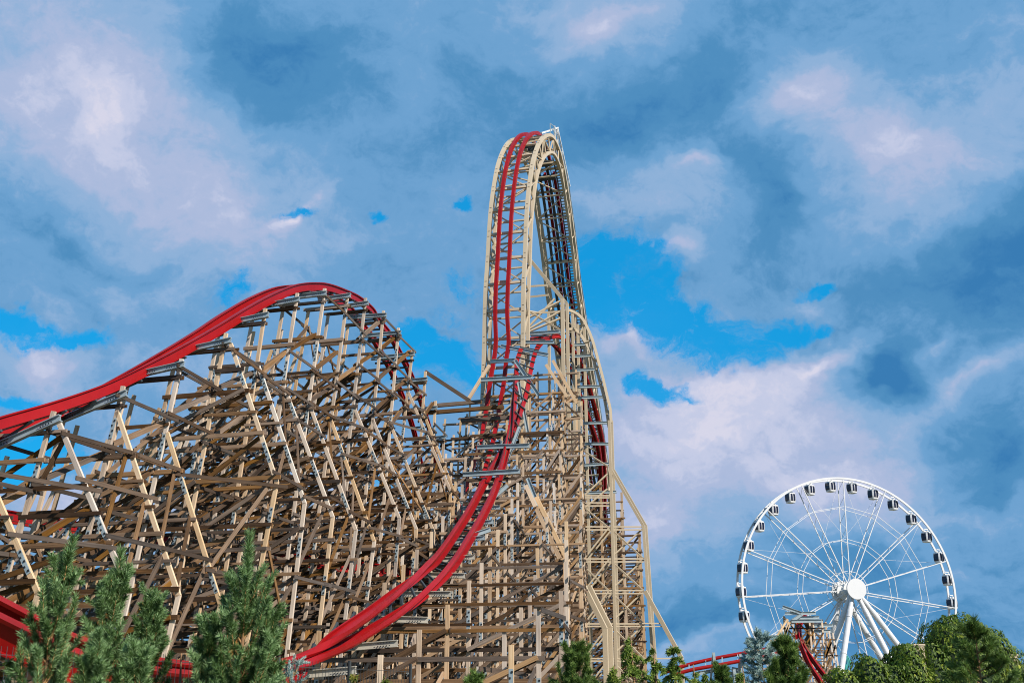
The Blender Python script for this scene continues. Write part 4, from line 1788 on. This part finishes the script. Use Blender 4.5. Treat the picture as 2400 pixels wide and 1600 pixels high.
def needles(R, p0, p1, n, length, width, lean=.75, tint=.5, tspread=.25):
    """needles round the shoot p0-p1, leaning forward along it"""
    ax = p1 - p0
    L = np.linalg.norm(ax)
    ax = ax / L
    t = R.random(n) ** .85
    base = p0 + ax * (t * L)[:, None]
    rnd = R.normal(size=(n, 3))
    rad = unit(rnd - (rnd @ ax)[:, None] * ax)
    ln = lean + R.normal(size=n) * .18
    # tips close up towards the bud
    ln = ln + (t > .86) * .5
    d = unit(rad + ax * ln[:, None])
    le = length * (0.7 + .5 * R.random(n))
    s = unit(np.cross(d, R.normal(size=(n, 3)))) * (width / 2)
    tri = np.stack([base - s, base + s, base + d * le[:, None]], 1)
    ti = tint + R.normal(size=n) * tspread
    return tri, ti


def pine(label, x, ytop, D, half, seed, mat='pine_blue', leader=.9, n_len=.068, up=1.2, dens=1.0, ncol=.5, spread_low=1.0, name='pine_tree', cat='pine tree', width=.0078, group='pine trees planted along the coaster', lean=0.0, step=1.0):
    R = np.random.default_rng(seed)
    top = P(x, ytop, D)
    H = top.z
    th = thing(name, label, cat, (top.x - lean, top.y, 0), group)
    wb = MB()
    nseg = 8
    trunk = [np.array((top.x - lean * (1 - (k / nseg) ** 1.5) + R.normal() * .02, top.y + R.normal() * .02, H * k / nseg)) for k in range(nseg + 1)]
    trunk[-1] = np.array(top)
    wb.tube([tuple(p) for p in trunk], [max(.045 * H / 3.4 * (1 - k / nseg * .85), .008) for k in range(nseg + 1)], 7)
    tp = lambda h: np.array([np.interp(h, [q[2] for q in trunk], [q[i] for q in trunk]) for i in range(2)] + [h])
    T, C = [], []
    tw = MB()
    # leader
    hs = H
    l0 = H - leader
    a, b = tp(l0), np.array(top)
    t_, c_ = needles(R, a, b, int(1500 * leader * dens), n_len * 1.5, width, .85, ncol + .06, .30)
    T.append(t_); C.append(c_)
    h = H - leader * .75
    while h > .25:
        f = (H - h) / H
        env = half * (min(1, (f * 1.55)) ** .85) * spread_low
        nb = R.integers(4, 7)
        az0 = R.random() * 6.28
        for k in range(nb):
            az = az0 + k * 6.28 / nb + R.normal() * .25
            ln = max(.07, env * R.uniform(.6, 1.2))
            rise = up * ln * R.uniform(.7, 1.3) + .12
            p0 = tp(h + R.normal() * .05)
            dxy = np.array((math.cos(az), math.sin(az), 0))
            pm = p0 + dxy * ln * .6 + np.array((0, 0, rise * .35))
            p1 = p0 + dxy * ln + np.array((0, 0, rise))
            tw.tube([tuple(p0), tuple(pm), tuple(p1)], [.014, .009, .004], 4, cap=False)
            bc = ncol + R.normal() * .12
            m = int(390 * dens)
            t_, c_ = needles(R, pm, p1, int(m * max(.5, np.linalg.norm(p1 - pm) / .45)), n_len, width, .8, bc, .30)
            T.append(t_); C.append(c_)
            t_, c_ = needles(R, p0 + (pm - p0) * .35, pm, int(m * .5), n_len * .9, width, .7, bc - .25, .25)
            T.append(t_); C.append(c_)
            for _ in range(R.integers(2, 5)):
                s = R.random()
                q0 = pm * (1 - s) + p1 * s
                dd = unit(dxy * .5 + R.normal(size=3) * .40 + np.array((0, 0, 1.2 if up > .6 else .4)))
                q1 = q0 + dd * R.uniform(.09, .20) * (H / 3.4) ** .5
                t_, c_ = needles(R, q0, q1, int(m * .45), n_len, width, .85, bc + .10, .30)
                T.append(t_); C.append(c_)
        h -= R.uniform(.17, .27) * (H / 3.4) ** .5 * step
    wb.build('trunk', 'bark', th, smooth=True)
    tw.build('branches', 'twig', th, smooth=True)
    soup('crown', np.concatenate(T), np.concatenate(C), mat, th)
    return th


pine('tall blue-green pine with a long leaning leader, leftmost of the pines before the left trestle', 172, 1262, 11.5, .31, 1, leader=.8, lean=.22, up=2.0)
pine('blue-green pine with a tall leader next to the leftmost pine', 284, 1290, 12, .25, 2, leader=.7, lean=.1, up=2.0)
pine('bushy round-topped green pine left of the tallest pine', 360, 1425, 12.6, .36, 3, leader=.2, ncol=.42, up=1.1, n_len=.06)
pine('tallest dense blue-green pine at the foot of the left trestle', 585, 1250, 12, .36, 4, leader=1.1, up=1.8)
pine('short blue-green pine squeezed between the tallest pine and the bushy one', 496, 1452, 12, .26, 5, leader=.35, up=1.6)
pine('low blue-green pine under the two leftmost pines', 226, 1540, 10.8, .26, 6, leader=.2)
pine('lowest little blue-green pine at the bottom edge between bushy and leftmost pines', 322, 1535, 10.8, .28, 16, leader=.2)
pine('low blue-green pine on the right flank of the tallest pine', 628, 1440, 12.2, .26, 17, leader=.35, up=1.6)
pine('bright green pine in front of the tan tower foot', 1347, 1512, 23, .55, 7, 'pine_green', leader=.55, dens=.8, n_len=.11, width=.011, ncol=.62)
pine('tiny green pine tip beside the bottom of the red sweep', 1108, 1575, 22, .3, 18, 'pine_green', leader=.4, dens=.7, n_len=.1, width=.011, ncol=.6)
pine('small slim green pine among the bushes right of the tower', 1691, 1566, 24, .45, 8, 'pine_green', leader=.4, dens=.7, n_len=.1, width=.011)
pine('full dark green pine before the far timber trestle', 1842, 1494, 24, .62, 9, 'pine_green', leader=.45, dens=.9, n_len=.13, width=.012, ncol=.58, up=.8)
pine('wide dark green pine in front of the creeper hedge at the right', 2282, 1452, 21, .85, 10, 'pine_green', leader=.45, dens=.7, n_len=.12, width=.012, ncol=.5, up=.45)
pine('silver-blue spruce with a bare leader left of the full dark pine', 1780, 1478, 26, 1.0, 11, 'spruce_silver', leader=.3, dens=.7, n_len=.07, width=.014, up=.1, step=.5, name='spruce_tree', cat='spruce')
pine('silver-blue spruce tips at the bottom beside the tallest pine', 690, 1535, 13, .30, 12, 'spruce_silver', leader=.35, dens=.9, n_len=.025, width=.006, up=.35, name='spruce_tree', cat='spruce')


def leaves(R, pts, nrm, size, width, droop=.4, tint=.5, tspread=.25):
    """folded pointed leaves lying on a surface, two triangles each"""
    n = len(pts)
    d = unit(np.cross(nrm, R.normal(size=(n, 3))) + np.array((0, 0, -droop * 2)) + nrm * .35)
    s = unit(np.cross(d, nrm) + R.normal(size=(n, 3)) * .15)
    le = size * (.6 + .8 * R.random(n))[:, None]
    tip = pts + d * le
    mid_p = pts + d * le * .45 + nrm * le * .12
    a = mid_p + s * le * width
    b = mid_p - s * le * width
    t1 = np.stack([pts, a, tip], 1)
    t2 = np.stack([pts, tip, b], 1)
    ti = tint + R.normal(size=n) * tspread
    return np.concatenate([t1, t2]), np.concatenate([ti, ti])


def hedge(label, lobes, seed, n, size=.13, group='creeper covered masses at the right'):
    """creeper over a solid support: lobes are (center, radii)"""
    R = np.random.default_rng(seed)
    c0 = lobes[0][0]
    th = thing('creeper_hedge', label, 'hedge', (c0[0], c0[1], 0), group)
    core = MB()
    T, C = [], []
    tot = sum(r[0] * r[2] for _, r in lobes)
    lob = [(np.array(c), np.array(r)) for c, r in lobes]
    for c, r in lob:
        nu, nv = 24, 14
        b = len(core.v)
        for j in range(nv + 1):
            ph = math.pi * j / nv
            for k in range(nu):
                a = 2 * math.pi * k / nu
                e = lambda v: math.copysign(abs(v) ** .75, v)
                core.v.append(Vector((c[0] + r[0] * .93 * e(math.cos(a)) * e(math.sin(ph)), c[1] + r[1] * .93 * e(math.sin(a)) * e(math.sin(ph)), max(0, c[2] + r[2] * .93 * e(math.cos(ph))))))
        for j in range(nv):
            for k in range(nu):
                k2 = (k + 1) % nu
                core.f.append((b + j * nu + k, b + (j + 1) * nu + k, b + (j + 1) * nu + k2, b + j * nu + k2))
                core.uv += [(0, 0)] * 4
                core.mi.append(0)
        m = int(n * r[0] * r[2] / tot)
        a = R.random(m) * 2 * np.pi
        w = R.random(m) * 2 - 1
        ph = np.arccos(w)
        e = lambda v: np.sign(v) * np.abs(v) ** .75
        dirn = np.stack([e(np.cos(a)) * e(np.sin(ph)), e(np.sin(a)) * e(np.sin(ph)), e(np.cos(ph))], 1)
        p = c + dirn * r
        bump = .05 * np.sin(p[:, 0] * 5.1 + p[:, 2] * 3.3) + .05 * np.sin(p[:, 2] * 6.7 + p[:, 1] * 4) + .04 * np.sin(p[:, 0] * 11 + p[:, 2] * 9)
        p = p + unit(dirn / r) * (bump + R.random(m) * .12)[:, None]
        keep = (p[:, 2] > 0) & (p[:, 1] < c[1] + r[1] * .55)
        p = p[keep]
        nn = unit((p - c) / r ** 2)
        patch = .14 * np.sin(p[:, 0] * 2.3 + 1) * np.sin(p[:, 2] * 2.9) + .45
        t_, c_ = leaves(R, p, nn, size, .3, .5, 0, .2)
        T.append(t_)
        C.append(c_ + np.concatenate([patch, patch]))
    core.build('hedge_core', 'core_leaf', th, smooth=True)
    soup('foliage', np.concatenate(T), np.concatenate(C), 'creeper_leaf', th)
    return th


def lobe(x, ytop, half, D, depth=1.2):
    p = P(x, ytop, D)
    hz = p.z / 2
    w = half * D / F
    return ((p.x, p.y, hz), (w, depth, hz))


hedge('big rounded creeper-covered mass rising highest at the bottom right', [lobe(2235, 1448, 82, 40, 1.5), lobe(2300, 1475, 55, 40.5, 1.2), lobe(2345, 1520, 45, 41, 1.2), lobe(2395, 1556, 40, 41.5, 1.2), lobe(2175, 1500, 40, 39.6, 1.0)], 21, 26000)
hedge('middle creeper-covered hump with a pale block showing beside it', [lobe(2118, 1508, 38, 39, 1.0), lobe(2100, 1540, 40, 39, 1.0)], 22, 8000)
hedge('low creeper-covered hedge running left of the humps', [lobe(2030, 1540, 42, 38.5, 1.0), lobe(1975, 1572, 48, 38.5, .9), lobe(2078, 1556, 32, 38.6, .9)], 23, 9000)
for q, sz, lab in (((2150, 1530), .30, 'pale stone block between the two creeper humps'), ((2368, 1553), .28, 'pale stone block on the far right slope of the creeper hedge')):
    p = P(*q, 38.9 if q[0] < 2300 else 40.1)
    mb = MB()
    mb.beam(Vector((p.x, p.y, 0)), p + Z * .25, .36, .36, (1, .15, 0))
    mb.beam(p + Z * .252, p + Z * .30, .42, .42, (1, .15, 0))
    tag(mb.build('stone_pillar', 'tan_steel'), lab, 'pillar', 'pale blocks in the creeper')


def thuja(label, x, ytop, D, half, seed, n=42, mat='thuja_leaf', name='conifer_shrub', cat='shrub', group='feathery shrubs right of the tower'):
    """feathery drooping sprays on a thin stem"""
    R = np.random.default_rng(seed)
    top = P(x, ytop, D)
    H = top.z
    th = thing(name, label, cat, (top.x, top.y, 0), group)
    wb = MB()
    wb.tube([(top.x, top.y, 0), (top.x + .05, top.y, H * .6), tuple(top)], [.05, .03, .008], 6)
    wb.build('trunk', 'bark', th, smooth=True)
    T, C = [], []
    for k in range(n):
        f = R.random() ** .8
        h = H * (1 - f * .8)
        ln = half * (.08 + 1.05 * f) * R.uniform(.5, 1.2)
        az = R.random() * 6.28
        d = np.array((math.cos(az), math.sin(az), 0))
        p0 = np.array((top.x, top.y, h))
        m = 12
        prevp = p0
        bc = .5 + R.normal() * .2
        for j in range(1, m + 1):
            s = j / m
            p = p0 + d * ln * s + np.array((0, 0, ln * (.55 * s - .95 * s * s)))
            for _ in range(15):
                b = prevp + (p - prevp) * R.random()
                dd = unit(d * .6 + R.normal(size=3) * .6 + np.array((0, 0, -.7)))
                L = R.uniform(.05, .13)
                sd = unit(np.cross(dd, R.normal(size=3))) * R.uniform(.008, .014)
                T.append(np.stack([b - sd * .4, b + dd * L * .5 + sd, b + dd * L]))
                T.append(np.stack([b - sd * .4, b + dd * L, b + dd * L * .5 - sd]))
                C += [bc + R.normal() * .15] * 2
            prevp = p
    soup('foliage', np.array(T), np.array(C), mat, th)
    return th


for i, (x, y, hf_, n, lab) in enumerate(((1478, 1488, .85, 70, 'yellow-green drooping shrub at the foot of the right tan columns'), (1530, 1500, .8, 60, 'drooping yellow-green shrub second from the tan columns'), (1577, 1508, .9, 70, 'drooping green shrub under the raking tan prop'),
                                        (1625, 1556, .8, 55, 'low leafy shrub below the start of the red rails'), (1440, 1560, .7, 45, 'low yellow-green shrub left of the drooping shrubs'), (1740, 1560, .6, 40, 'low leafy shrub just left of the silver spruce'), (1655, 1580, .7, 45, 'lowest leafy shrub left of the slim pine'))):
    thuja(lab, x, y, 24 + (i % 3) * .7, hf_, 60 + i, n)
for i, (x, y, D, hf_, n, lab) in enumerate(((832, 1582, 21, .35, 26, 'sprig of yellowing shrub below the red sweep left of the tiny pine'), (902, 1586, 21, .3, 22, 'low green sprig just right of the yellowing one'), (425, 1530, 13, .28, 26, 'yellowing leafy sprig between the bushy pine and the short pine'), (20, 1540, 12, .3, 26, 'small leafy sprig at the far left edge in front of the fence'))):
    thuja(lab, x, y, D, hf_, 80 + i, n, 'shrub_leaf', 'leafy_shrub', 'shrub', 'leafy sprigs along the bottom')
